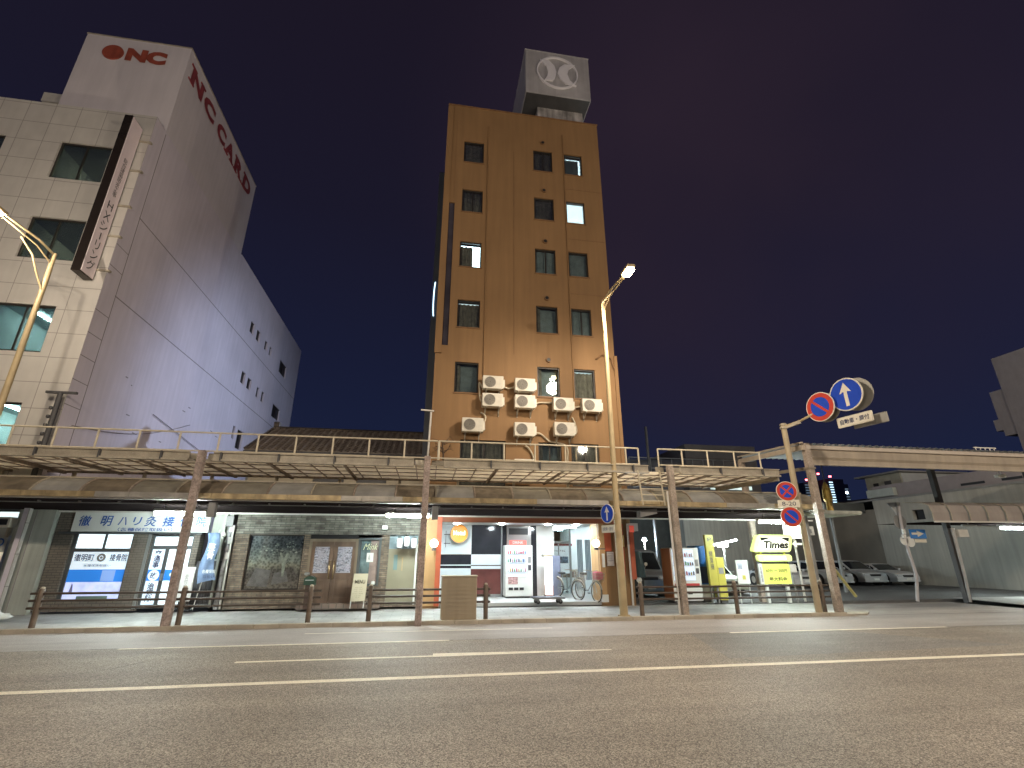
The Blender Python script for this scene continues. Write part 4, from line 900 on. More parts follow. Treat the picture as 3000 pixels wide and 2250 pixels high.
def pan(x0, x1, z0, z1, m, nm='wall_panel', y=Y9): MB().box(x0+.004, x1-.004, y, y+.04, z0+.004, z1-.004).build(nm, m, ht)
pan(.46, 1.67, 1.70, 2.78, WP); pan(.46, 1.67, 1.34, 1.69, BP); pan(.46, 1.67, 1.30, 1.34, WP); pan(.46, 1.67, 1.21, 1.30, BP); pan(.46, 1.67, .2, 1.21, WP)
pan(1.67, 2.82, 1.70, 2.78, BP); pan(1.67, 2.82, 1.32, 1.70, WP); pan(1.67, 2.82, 1.29, 1.32, BP); pan(1.67, 2.82, 1.18, 1.29, WP); pan(1.67, 2.82, .3, 1.18, BRN); pan(1.67, 2.82, .2, .3, mt['grey'])
MB().box(2.80, 2.84, 19.3, 19.44, .2, 2.78).build('mullion', ALU, ht)
pan(2.84, 3.02, .2, 2.78, BP); pan(3.02, 3.98, 1.9, 2.76, M('brushed_panel', (.36, .34, .33), .3, metal=.5), y=19.35)
MB().box(3.1, 3.85, 19.32, 19.349, 2.42, 2.66).build('louvre', mt['black'], ht)
pan(3.98, 4.2, .2, 2.78, BP); MB().box(4.2, 4.9, 19.4, 19.46, .2, 2.78).build('white_pier', M('white_pier', (.60, .60, .57), .4), ht)
# orange disc sign
sg = thing('disc_sign', 'round lit orange disc sign on the white panel of the hotel entrance', 'sign', (1.15, 19.2, 2.4))
MB().disc((1.17, 19.12, 2.44), .335, 'y', .12, 48).build('case', M('disc_side', (.5, .3, .1), .4), sg)
MB().disc((1.17, 19.108, 2.44), .315, 'y', .012, 48).build('face', EM('orange_lit', (1.0, .36, .05), .28), sg)
text('Hotel', EM('disc_letter', (1, .95, .85), 1.6), sg, (1.17, 19.105, 2.46), w=.44, h=.16, bold=.04)
mb = MB().box(.62, .88, 19.375, 19.399, 2.40, 2.425).box(.62, .86, 19.375, 19.399, 2.08, 2.10); mb.box(.68, .695, 19.38, 19.399, 1.95, 2.55); mb.build('wall_script', mt['black'], sg)
# entrance: interior room and glazing
LITR = M('lobby_wall', (.72, .77, .78), .6, var=.04)
it = MB(); quad(it, (4.9, 26, .2), (8.5, 26, .2), (8.5, 26, 2.9), (4.9, 26, 2.9)); quad(it, (4.2, 19.5, .2), (4.2, 26, .2), (4.2, 26, 2.9), (4.2, 19.5, 2.9)); quad(it, (6.92, 17.92, .2), (6.92, 26, .2), (6.92, 26, 2.9), (6.92, 17.92, 2.9)); quad(it, (4.2, 19.5, 2.86), (6.92, 19.5, 2.86), (6.92, 26, 2.86), (4.2, 26, 2.86)); quad(it, (4.2, 26, .2), (6.92, 26, .2), (6.92, 26, 2.9), (4.2, 26, 2.9))
it.build('lobby', LITR, ht)
for y in (21.3, 23.6): MB().box(5.0, 6.4, y, y+.12, 2.80, 2.84).build('lobby_lamp', EM('lobby_lamp', (.85, .97, 1.0), 75), ht)
for x in (1.0, 2.6, 4.3, 5.4): MB().disc((x, 17.9, 2.715), .09, 'z', .01, 18).build('downlight', EM('downlight', (.86, .97, 1.0), 680), ht)
mb = MB().box(4.9, 4.96, 20.6, 20.68, .2, 2.78).box(5.86, 5.93, 20.6, 20.68, .2, 2.78).box(4.96, 5.86, 20.6, 20.68, 2.15, 2.23).box(5.38, 5.42, 20.6, 20.66, .2, 2.15)
d = mb.build('entrance_frame', ALU, ht); MB().box(4.96, 5.86, 20.63, 20.64, .2, 2.7).build('pane', mt['glass'], d)
# lobby furniture seen through the glass
fr = thing('poster_stand', 'white poster board with a car parking drawing inside the hotel lobby glass', 'board', (5.9, 21.2, .2))
MB().box(5.15, 6.05, 21.2, 21.24, .95, 2.05).build('board', EM('poster_white', (.85, .9, .95), .7, var=.2, vs=6), fr); text('HOTEL', mt['dkgrey'], fr, (5.6, 21.19, 1.85), w=.5, h=.07)
MB().box(5.3, 5.34, 21.2, 21.24, .2, .95).box(5.86, 5.9, 21.2, 21.24, .2, .95).build('leg', ALU, fr)
ct = thing('reception_counter', 'pale reception counter in the hotel lobby', 'counter', (5.9, 23, .2))
MB().bev(5.2, 6.8, 23, 23.5, .2, 1.0, .02).build('body', LITR, ct); MB().box(5.15, 6.85, 22.95, 23.55, 1.0, 1.05).build('top', mt['steel'], ct)
MB().box(5.2, 6.8, 22.94, 22.949, .72, .98).build('brown_band', M('counter_brown', (.16, .12, .10), .4), ct)
MB().box(5.05, 6.15, 21.19, 21.2, 2.05, 2.14).build('red_header', M('header_red', (.45, .10, .12), .5, var=.4, vs=12), fr)
MB().box(5.55, 5.95, 21.185, 21.195, 1.35, 1.62).build('poster_print', M('poster_print', (.18, .28, .42), .5, var=.8, vs=14), fr)
for i, (x, w_, h_) in enumerate(((6.25, .26, .5), (6.6, .2, .42))):
    o = thing('lobby_curtain', ('grey curtain panel inside the hotel lobby, left one', 'grey curtain panel inside the hotel lobby, right one by the wall')[i], 'curtain', (x, 20.8, .2)); mb = MB()
    for k in range(8): mb.box(x+k*.03, x+k*.03+.022, 20.8+.02*(k % 2), 20.82+.02*(k % 2), .7, 2.3)
    mb.build('cloth', M('curtain_bluegrey_%s' % 'ab'[i], (.22, .27, .30), .8), o)
# tall lit pillar sign
ps = thing('pillar_sign', 'tall white lit pillar sign with a grey side before the hotel entrance', 'sign', (4.75, 18.9, .2))
MB().box(4.40, 4.64, 18.7, 18.95, .62, 1.62).build('lit_face', EM('pillar_white', (.95, .97, 1.0), 2.6), ps)
MB().box(4.40, 4.64, 18.7, 18.95, .3, .62).build('lower_face', EM('pillar_pink', (1.0, .68, .60), 1.5), ps)
MB().box(4.645, 4.95, 18.72, 18.95, .2, 1.66).build('side_case', M('blue_grey_case', (.17, .19, .27), .4), ps); MB().box(4.3, 4.66, 18.68, 18.97, 1.63, 1.67).build('cap', M('brass_cap', (.35, .28, .16), .4), ps)
MB().box(4.36, 4.70, 18.66, 18.98, .2, .3).build('base', mt['dkgrey'], ps)
# vending machines
def vending(x, y, z, w, h, lab, body, redtop=True, seed=1):
    R = random.Random(seed); o = thing('vending_machine', lab, 'vending machine', (x+w/2, y, z))
    MB().bev(x, x+w, y, y+.7, z+.06, z+h, .02).build('cabinet', body, o)
    MB().box(x+.04, x+w-.04, y+.05, y+.6, z, z+.06).build('plinth', mt['dkgrey'], o)
    MB().box(x+.05, x+w-.22, y-.012, y-.002, z+h*.40, z+h-.06).build('display_panel', EM('vend_light', (.70, .82, 1.0), .55, var=.1), o)
    for k, t in enumerate((.84, .68, .50)):
        zz = z+h*t
        MB().box(x+.06, x+w-.23, y-.05, y-.013, zz-.025, zz-.01).build('shelf', mt['white'], o)
        nb = 9
        for i in range(nb):
            bx = x+.10+(w-.38)*i/(nb-1); c = random.choice(CANS)
            hh = R.uniform(.10, .15); MB().lathe([(.020, 0), (.024, .01), (.024, hh*.72), (.012, hh*.85), (.012, hh)], (bx, y-.032, zz-.01), 8).build('bottle', c, o)
    MB().box(x+w-.17, x+w-.06, y-.015, y-.002, z+h*.52, z+h*.62).build('coin_panel', mt['dkgrey'], o)
    MB().box(x+w-.17, x+w-.06, y-.012, y-.002, z+h*.66, z+h*.78).build('bill_slot', mt['grey'], o)
    MB().box(x+.1, x+w*.45, y-.01, y-.002, z+h*.26, z+h*.40).build('advert', M('vend_advert', (.4, .25, .25), .4, var=.6, vs=16), o)
    for k in range(3): MB().box(x+.12+k*.2, x+.28+k*.2, y-.014, y-.002, z+h*.15, z+h*.20).build('flap', mt['black'], o)
    return o
CANS = [M('can_%d' % i, c, .3) for i, c in enumerate([(.45, .06, .05), (.06, .15, .42), (.10, .32, .14), (.5, .4, .1), (.25, .12, .06), (.55, .55, .55), (.05, .05, .06), (.5, .25, .3)])]
for i, m_ in enumerate(CANS): m_.name = ('red_can', 'blue_can', 'green_can', 'yellow_can', 'brown_can', 'silver_can', 'black_can', 'pink_can')[i]
vending(2.88, 18.75, .2, 1.02, 1.82, 'white vending machine with a red topper in the hotel entrance recess', SIGNW, seed=3)
tp = MB().bev(3.05, 3.68, 18.8, 18.95, 2.03, 2.2, .01); o = thing('topper_sign', 'red and white topper sign standing on the vending machine beside the hotel entrance', 'sign', (3.3, 18.8, 2.02)); tp.build('panel', EM('topper_red', (.9, .14, .12), .5, var=.3, vs=7), o); text('DRINK', SIGNW, o, (3.36, 18.79, 2.12), w=.4, h=.09)
# globe lamps
def globe(x, z, y, lab, side):
    o = thing('globe_lamp', lab, 'globe lamp', (x, y, z), 'white globe wall lamps'); bm = bmesh.new(); bmesh.ops.create_uvsphere(bm, u_segments=24, v_segments=16, radius=.13)
    bm.verts.index_update(); MB().add([(v.co.x+x, v.co.y+y, v.co.z+z) for v in bm.verts], [[v.index for v in f.verts] for f in bm.faces], True).build('globe', EM('globe_glass', (1.0, .93, .85), 9), o); bm.free()
    mb = MB().lathe([(.07, -.22), (.06, -.12)], (x, y, z), 14); mb.tube([(x, y, z-.18), (x+side[0], y+side[1], z-.18)], .02, 8); mb.build('bracket', mt['dkgrey'], o)
globe(.22, 2.03, 16.72, 'globe lamp on the ochre column beside the red downpipe', (0, .26))
globe(5.66, 2.05, 16.6, 'globe lamp beside the right column of the hotel entrance', (.35, .1))
# platform cart
pc = thing('platform_cart', 'low platform trolley with black wheels in front of the hotel entrance', 'cart', (3.95, 16.6, .19))
MB().bev(3.45, 4.45, 16.45, 16.95, .35, .40, .015).build('platform', M('cart_deck', (.08, .09, .13), .5), pc)
mb = MB().box(3.42, 4.48, 16.43, 16.46, .345, .39); mb.box(3.42, 4.48, 16.94, 16.97, .345, .39); mb.build('bumper', mt['grey'], pc)
for x in (3.58, 4.32):
    for y in (16.53, 16.87):
        w_ = MB().disc((x+.02, y-.02, .255), .065, 'y', .04, 18).build('wheel', mt['black'], pc); MB().prism([(x-.04, .35), (x+.05, .35), (x+.04, .25), (x+.0, .25)], y-.028, y-.022).build('fork', mt['grey'], w_)
# right side of the entrance: column, red boards, notices
MB().box(5.89, 6.08, 16.93, 16.998, .15, 2.72).build('entrance_column', TAN, ht); MB().box(5.88, 6.10, 16.88, 17.0, .19, .42).build('column_foot', SIGNW, ht)
MB().box(6.08, 6.34, 16.95, 16.998, 1.8, 2.42).build('red_board', RED, ht); MB().box(6.60, 6.80, 16.95, 16.998, 1.0, 2.72).build('red_board', RED, ht)
for i, (x0, x1, z0, z1, m_, lb) in enumerate(((5.96, 6.05, 1.28, 1.72, SIGNW, 'narrow white notice on the ochre entrance column'), (6.14, 6.38, 1.32, 1.78, M('notice_pink', (.50, .45, .43), .6, var=.2, vs=9), 'pinkish notice board left of the street lamp pole'),
        (6.60, 6.80, 1.95, 2.33, M('notice_yellow', (.75, .55, .22), .5, var=.2), 'yellow and white poster right of the street lamp pole'), (6.46, 6.54, 1.42, 1.8, M('notice_cream', (.45, .38, .2), .5), 'small cream plate beside the street lamp pole'))):
    o = thing('notice', lb, 'notice', ((x0+x1)/2, 16.9, z0)); MB().box(x0, x1, 16.90, 16.945, z0, z1).build('sheet', m_, o)
    mb = MB()
    for k in range(5): mb.box(x0+.02, x1-.03-.02*(k % 2), 16.894, 16.899, z1-.06-k*.06, z1-.04-k*.06)
    if i in (1,): mb.build('print', mt['grey'], o)
bx = thing('red_box_sign', 'red and white box sign on a pole at the right corner of the hotel', 'sign', (7.0, 16.7, .15))
MB().tube([(6.87, 16.7, .1), (6.87, 16.7, 2.7)], .035, 10).build('pole', mt['white'], bx)
MB().box(6.90, 7.22, 16.6, 16.85, 2.46, 2.72).build('box', M('box_white', (.6, .58, .58), .5), bx); MB().box(6.89, 7.06, 16.58, 16.6, 2.42, 2.64).build('red_face', EM('red_face', (.85, .12, .08), .35), bx)
MB().box(6.90, 7.06, 16.66, 16.78, .9, 2.42).build('red_post', RED, bx)
# ================================================================== GUARDRAILS
def guard(x0, x1, posts, y, lab):
    o = thing('guardrail', lab, 'guardrail', ((x0+x1)/2, y, .09), 'brown pipe guardrails along the kerb')
    for p in posts:
        mb = MB().tube([(p, y, .05), (p, y, .90), (p, y, .925)], [.062, .062, .04], 14); mb.m(1).lathe([(.045, 0), (.05, .02), (.03, .045), (.005, .05)], (p, y, .915), 12)
        mb.build('post', [mt['guardp'], mt['steel']], o)
    for z in (.50, .66, .815):
        mb = MB().tube([(x0, y, z), (x1, y, z)], .027, 10)
        for p in posts: mb.tube([(p-.09, y, z), (p+.09, y, z)], .034, 10)
        for xe in (x0, x1): mb.tube([(xe-.02, y, z), (xe+.02, y, z)], .027, 10)
        mb.build('rail', mt['guard'], o)
guard(-9.05, -2.6, (-8.85, -5.78, -2.83), 13.96, 'long brown guardrail in front of the clinic, leftmost of the guardrails')
guard(-1.45, 1.72, (-1.37, 1.62), 13.96, 'brown guardrail passing behind the beige cabinet in front of the hotel')
guard(5.9, 12.0, (6.0, 8.9, 11.72), 13.98, 'brown guardrail in front of the parking lot, rightmost of the guardrails')
# beige cabinet
cb = thing('utility_cabinet', 'beige metal utility cabinet standing at the kerb by the guardrail', 'cabinet', (.9, 14.1, .09))
CBM = M('cabinet_beige', (.36, .30, .215), .5, var=.06, streak=.12)
MB().bev(.44, 1.37, 13.88, 14.35, .09, 1.12, .015).build('body', CBM, cb); MB().box(.42, 1.39, 13.86, 14.37, 1.12, 1.15).build('lid', CBM, cb)
for k in range(9): MB().box(.50, 1.31, 13.868, 13.88, .22+k*.095, .235+k*.095).build('rib', CBM, cb)

# ================================================================== BICYCLES
def bicycle(x, y, z, rot, lab, fcol, basket=True, bag=None):
    o = thing('bicycle', lab, 'bicycle', (x, y, z), 'bicycles parked by the hotel entrance', local=True); o.rotation_euler = (.06, 0, rot)
    r = .32
    FM = M('bike_'+fcol[0], fcol[1], .35)
    for wy in (-.55, .52):
        mb = MB()
        for rr, t, n in ((r, .02, 24),):
            pts = [(0, wy+rr*math.cos(a), r+.01+rr*math.sin(a)) for a in [2*PI*k/n for k in range(n+1)]]; mb.tube(pts, t, 6, cap=False)
        w = mb.build('wheel', mt['black'], o)
        mb = MB(); pts = [(0, wy+.285*math.cos(a), r+.01+.285*math.sin(a)) for a in [2*PI*k/24 for k in range(25)]]; mb.tube(pts, .01, 6, cap=False)
        for k in range(12): a = PI*k/6; mb.tube([(0, wy, r+.01), (.0, wy+.28*math.cos(a), r+.01+.28*math.sin(a))], .003, 4, cap=False)
        mb.build('rim', mt['steel'], w)
        mb = MB(); pts = [(0, wy+.355*math.cos(a), r+.01+.355*math.sin(a)) for a in [PI*.15+PI*.75*k/10 for k in range(11)]]; mb.tube(pts, .02, 5); mb.build('mudguard', mt['steel'], w)
    mb = MB(); mb.tube([(0, -.55, .33), (0, -.42, .62), (0, -.36, .92)], .016, 8); mb.tube([(0, -.40, .70), (0, -.05, .34), (0, .12, .30)], .02, 8); mb.tube([(0, .12, .30), (0, .26, .78)], .016, 8); mb.tube([(0, .12, .30), (0, .52, .33)], .012, 8); mb.tube([(0, .22, .62), (0, .52, .33)], .012, 8)
    mb.build('frame', FM, o)
    mb = MB(); mb.tube([(-.27, -.14, .98), (-.22, -.3, 1.0), (0, -.36, .95), (.22, -.3, 1.0), (.27, -.14, .98)], .013, 8); mb.build('handlebar', mt['steel'], o)
    mb = MB().bev(-.09, .09, .16, .40, .80, .87, .025); mb.build('saddle', mt['black'], o)
    mb = MB(); mb.tube([(-.1, .12, .3), (.1, .12, .3)], .02, 6); mb.box(.09, .17, .09, .17, .19, .22); mb.box(-.17, -.09, .07, .15, .38, .41); mb.build('pedal', mt['black'], o)
    mb = MB(); mb.tube([(.05, .50, .33), (.12, .52, .03)], .01, 6); mb.build('kickstand', mt['steel'], o)
    if basket:
        mb = MB()
        for zz in (.66, .75, .85, .94):
            e_ = (zz-.66)*.12; mb.tube([(-.15-e_, -.78-e_, zz), (.15+e_, -.78-e_, zz), (.15+e_, -.50, zz), (-.15-e_, -.50, zz), (-.15-e_, -.78-e_, zz)], .005, 4, cap=False)
        for k in range(7):
            xx = -.15+.05*k; mb.tube([(xx, -.78, .66), (xx*1.15, -.81, .94)], .004, 4, cap=False)
            mb.tube([(-.15, -.78+.045*k, .66), (-.18, -.80+.045*k, .94)], .004, 4, cap=False); mb.tube([(.15, -.78+.045*k, .66), (.18, -.80+.045*k, .94)], .004, 4, cap=False)
        mb.build('basket', mt['steel'], o)
    if bag: MB().bev(-.15, .15, -.77, -.52, .72, .98, .05).build('bag', bag, o)
    return o
bicycle(5.62, 17.65, .2, .25, 'bicycle with a pink bag in its front basket, nearest the hotel column', ('silver', (.35, .35, .36)), True, M('pink_bag', (.50, .12, .16), .6))
bicycle(5.05, 18.3, .205, .5, 'grey bicycle behind the one with the pink bag', ('grey', (.25, .30, .32)), True)

# scooter with windscreen
sc = thing('scooter', 'black scooter with a tall glossy windscreen parked right of the hotel', 'scooter', (7.35, 17.3, .12), local=True); sc.rotation_euler = (0, 0, -.1)
for wy in (-.15, 1.05):
    mb = MB(); pts = [(0, wy+.2*math.cos(a), .22+.2*math.sin(a)) for a in [2*PI*k/20 for k in range(21)]]; mb.tube(pts, .05, 8, cap=False); mb.disc((-.03, wy, .22), .14, 'x', .06, 18); mb.build('wheel', mt['black'], sc)
GLB = M('gloss_black', (.02, .025, .025), .12)
mb = MB(); mb.prism([(-.12, .42), (.05, .42), (.15, .25), (.7, .25), (.8, .55), (1.25, .62), (1.25, .42), (1.1, .38), (.9, .2), (.1, .16), (-.05, .2)], -.16, .16, 'yz'); mb.prism([(-.05, .4), (.1, .4), (.0, .98), (-.12, .95)], -.2, .2, 'yz'); mb.build('body', GLB, sc)
MB().bev(-.14, .14, .55, 1.2, .62, .74, .04).build('saddle', mt['black'], sc)
mb = MB(); rows = 10
for k in range(rows):
    a0, a1 = -1+2*k/rows, -1+2*(k+1)/rows
    f = lambda a, t: (.25*a*(1 if t < .8 else .8), -.16-.08*(1-a*a)+.10*t, .82+.86*t-.06*a*a*t)
    for t0, t1 in ((0, .25), (.25, .5), (.5, .8), (.8, 1)): mb.add([f(a0, t0), f(a1, t0), f(a1, t1), f(a0, t1)], [(0, 1, 2, 3)], True)
mb.build('windscreen', M('smoked_screen', (.05, .07, .07), .06), sc)
mb = MB().tube([(-.34, .08, 1.0), (0, -.02, 1.03), (.34, .08, 1.0)], .018, 8); mb.build('handlebar', mt['steel'], sc)
for s_ in (-1, 1): mb = MB().tube([(s_*.28, .06, 1.0), (s_*.33, .02, 1.2)], .008, 6); mb.disc((s_*.35, .02, 1.25), .06, 'y', .02, 14); mb.build('mirror', mt['steel'], sc)
mb = MB().disc((0, -.2, .74), .09, 'y', .05, 18); mb.build('headlight', SIGNW, sc)

# ================================================================== PARKING LOT FURNITURE
vm = vending(8.52, 17.0, .12, 1.08, 1.80, 'white vending machine glowing behind the canopy post at the parking lot', SIGNW, seed=9)
MB().box(8.50, 8.52, 17.0, 17.7, .2, 1.9).build('side_panel', M('vend_side_orange', (.36, .15, .07), .5), vm)
MB().box(8.58, 9.5, 16.98, 16.99, .62, .74).build('red_band', M('red_band', (.5, .06, .06), .4), vm)
v2 = thing('vending_machine', 'blue sided vending machine between the white one and the yellow pillar', 'vending machine', (9.95, 17.4, .12))
MB().bev(9.72, 10.22, 17.35, 18.0, .2, 2.0, .02).build('cabinet', M('vend_blue', (.03, .17, .52), .35), v2); MB().box(9.75, 10.19, 17.335, 17.35, .72, 1.28).build('lower_panel', M('vend_navy', (.04, .05, .10), .3), v2); MB().box(9.75, 10.19, 17.34, 17.352, .24, .68).build('base_panel', SIGNW, v2)
MB().box(9.77, 10.17, 17.36, 17.9, .1, .2).build('plinth', mt['dkgrey'], v2)
YEL = M('parking_yellow', (.55, .50, .10), .4, var=.05)
yp = thing('parking_pillar', 'tall slim yellow pillar sign with black lettering at the parking lot', 'sign', (9.98, 16.85, .12))
MB().bev(9.81, 10.13, 16.8, 16.92, .62, 2.36, .01).build('panel', YEL, yp); MB().box(9.83, 9.87, 16.84, 16.9, .1, .62).box(10.07, 10.11, 16.84, 16.9, .1, .62).build('leg', mt['grey'], yp)
text('精算機', DKB, yp, (9.96, 16.795, 1.5), w=.13, h=.62, vertical=True); text('P', DKB, yp, (9.97, 16.795, 2.2), w=.14, h=.12)
pm = thing('payment_machine', 'yellow ticket payment machine beside the tall yellow pillar', 'payment machine', (10.3, 16.95, .12))
MB().bev(10.14, 10.44, 16.82, 17.2, .2, 1.60, .02).build('cabinet', YEL, pm); MB().box(10.2, 10.38, 16.808, 16.82, 1.05, 1.25).build('screen', mt['grey'], pm); MB().box(10.18, 10.42, 16.85, 17.15, .1, .2).build('plinth', mt['dkgrey'], pm)
wb = thing('notice_stand', 'white parking notice board on two thin legs left of the lit yellow sign', 'board', (11.12, 16.85, .12))
MB().bev(10.89, 11.36, 16.82, 16.87, .71, 1.5, .01).build('panel', SIGNW, wb); MB().box(10.95, 11.12, 16.812, 16.82, 1.2, 1.40).build('picture', M('pale_print', (.35, .38, .45), .5, var=.3, vs=12), wb); MB().box(11.08, 11.2, 16.812, 16.82, .86, 1.0).build('yellow_print', YEL, wb)
for x in (10.93, 11.32): MB().tube([(x, 16.86, .08), (x, 16.86, .75)], .016, 8).build('leg', SIGNW, wb)
YL = EM('lit_yellow', (.85, 1.0, .35), .75, var=.04); YW = EM('lit_yellow_white', (1.0, 1.0, .80), .95)
ts = thing('parking_sign', 'lit yellow slanted car parking sign above a fee panel on white legs', 'sign', (12.4, 16.8, .12))
def rpoly(pts, r=.08, n=5):
    out = []
    for i, p in enumerate(pts):
        a = Vector(pts[i-1]); b = Vector(p); c = Vector(pts[(i+1) % len(pts)]); u = (a-b).normalized()*r; v = (c-b).normalized()*r
        for k in range(n+1): t = k/n; out.append(tuple((b+u)*(1-t)**2+b*2*t*(1-t)+(b+v)*t*t))
    return out
MB().prism(rpoly([(11.58, 1.78), (13.12, 1.78), (13.32, 2.38), (11.88, 2.38)], .13), 16.76, 16.95).build('top_sign', YL, ts)
MB().prism(rpoly([(11.80, 1.86), (13.02, 1.86), (13.16, 2.30), (12.02, 2.30)], .05), 16.75, 16.76).build('border_face', YW, ts)
BLK = M('sign_black', (.015, .015, .01), .4)
MB().prism([(11.99, 2.16), (11.96, 2.28), (12.42, 2.28)], 16.742, 16.75).build('corner_mark', BLK, ts); MB().prism([(12.78, 2.28), (13.14, 2.28), (13.09, 2.13)], 16.742, 16.75).build('corner_mark', BLK, ts)
text('Times', BLK, ts, (12.56, 16.742, 2.03), w=1.0, h=.27, ital=.25, bold=.045)
MB().prism(rpoly([(11.76, 1.46), (13.12, 1.46), (13.12, 1.69), (11.76, 1.69)], .10), 16.76, 16.90).build('middle_sign', YL, ts)
text('24時間営業', EM('faint_letter', (1, .95, .9), 2.2), ts, (12.44, 16.757, 1.575), w=.9, h=.12)
MB().bev(11.88, 12.97, 16.78, 16.86, .70, 1.37, .01).build('fee_panel', EM('fee_yellow', (.75, .80, .18), .55), ts)
MB().box(11.74, 11.88, 16.78, 16.86, .70, 1.38).build('side_strip', SIGNW, ts); text('月極駐車', DKB, ts, (11.81, 16.775, 1.02), w=.07, h=.5, vertical=True)
OLV = M('olive_letter', (.16, .15, .03), .5)
text('60分 ー 200円', OLV, ts, (12.42, 16.775, 1.15), w=.84, h=.12, bold=.02); text('最大料金', OLV, ts, (12.44, 16.775, .87), w=.72, h=.13, bold=.02)
MB().box(11.75, 13.0, 16.86, 16.9, 1.37, 1.46).build('beam', mt['dkgrey'], ts)
for x in (12.0, 12.82): MB().box(x-.05, x+.05, 16.83, 16.93, .08, .70).build('leg', SIGNW, ts)
for x in (11.95, 12.9): MB().box(x, x+.06, 16.86, 16.9, 1.3, 1.8).build('upright', YEL, ts)
ss = thing('space_sign', 'bright white lit number sign with an arrow, above the yellow parking sign', 'sign', (13.5, 17.0, .12))
MB().bev(13.18, 13.90, 16.95, 17.05, 2.27, 2.74, .02).build('lit_panel', EM('lit_white_yellow', (.98, 1.0, .88), 3.0), ss); text('7', BLK, ss, (13.5, 16.945, 2.52), w=.08, h=.14)
MB().prism([(13.40, 2.06), (13.58, 2.18), (13.56, 2.1), (13.80, 2.1), (13.80, 2.03), (13.56, 2.03), (13.58, 1.95)], 16.95, 16.99).build('lit_arrow', YW, ss); MB().bev(13.92, 14.05, 16.93, 17.0, 1.95, 2.25, .01).build('orange_lamp', EM('orange_lamp', (1, .55, .25), 1.2), ss)
MB().tube([(13.55, 17.02, .1), (13.55, 17.02, 2.3)], .04, 10).build('post', mt['white'], ss)
bx = thing('meter_box', 'small pale meter box on a post right of the yellow fee panel', 'box', (13.12, 16.9, .12)); MB().bev(13.02, 13.26, 16.8, 16.95, 1.08, 1.36, .01).build('box', mt['white'], bx); MB().tube([(13.15, 16.9, .08), (13.15, 16.9, 1.1)], .03, 8).build('post', mt['grey'], bx)
bx = thing('hanging_lamp_box', 'small white box lamp behind the post right of the number sign', 'lamp', (14.2, 17, 2.4)); MB().bev(14.02, 14.42, 16.95, 17.1, 2.38, 2.70, .02).build('box', mt['white'], bx); MB().box(14.15, 14.3, 16.94, 16.95, 2.45, 2.6).build('panel', mt['grey'], bx); MB().tube([(14.2, 17.02, 2.7), (14.2, 17.02, 3.05)], .02, 6).build('hanger', mt['grey'], bx)
# hoarding panel between the lot and the white van: tilted strip lamp in the lot, on its own pole
tl = thing('tilted_strip_lamp', 'tilted lit strip lamp on a pole deep in the parking lot', 'strip lamp', (13.6, 22.2, .1))
MB().tube([(13.2, 22, 2.12), (14.45, 22, 2.36)], .035, 8).build('tube', EM('lot_tube', (.85, 1, .97), 420), tl); MB().bev(13.5, 13.95, 21.95, 22.1, 2.05, 2.15, .02).build('fitting', EM('lot_fit', (.85, 1, .97), 420), tl); MB().tube([(13.8, 22.1, .1), (13.8, 22.1, 2.2)], .04, 8).build('pole', mt['grey'], tl)
dl = thing('distant_lamp', 'distant white point lamp on a thin pole behind the parked van', 'lamp', (13.4, 30, .1)); bm = bmesh.new(); bmesh.ops.create_uvsphere(bm, u_segments=12, v_segments=8, radius=.12); bm.verts.index_update()
MB().add([(v.co.x+13.4, v.co.y+30, v.co.z+2.6) for v in bm.verts], [[v.index for v in f.verts] for f in bm.faces], True).build('bulb', EM('bulb', (.75, .92, 1), 1600), dl); bm.free(); MB().tube([(13.45, 30.1, .1), (13.45, 30.1, 2.55)], .06, 8).build('pole', mt['steel'], dl)

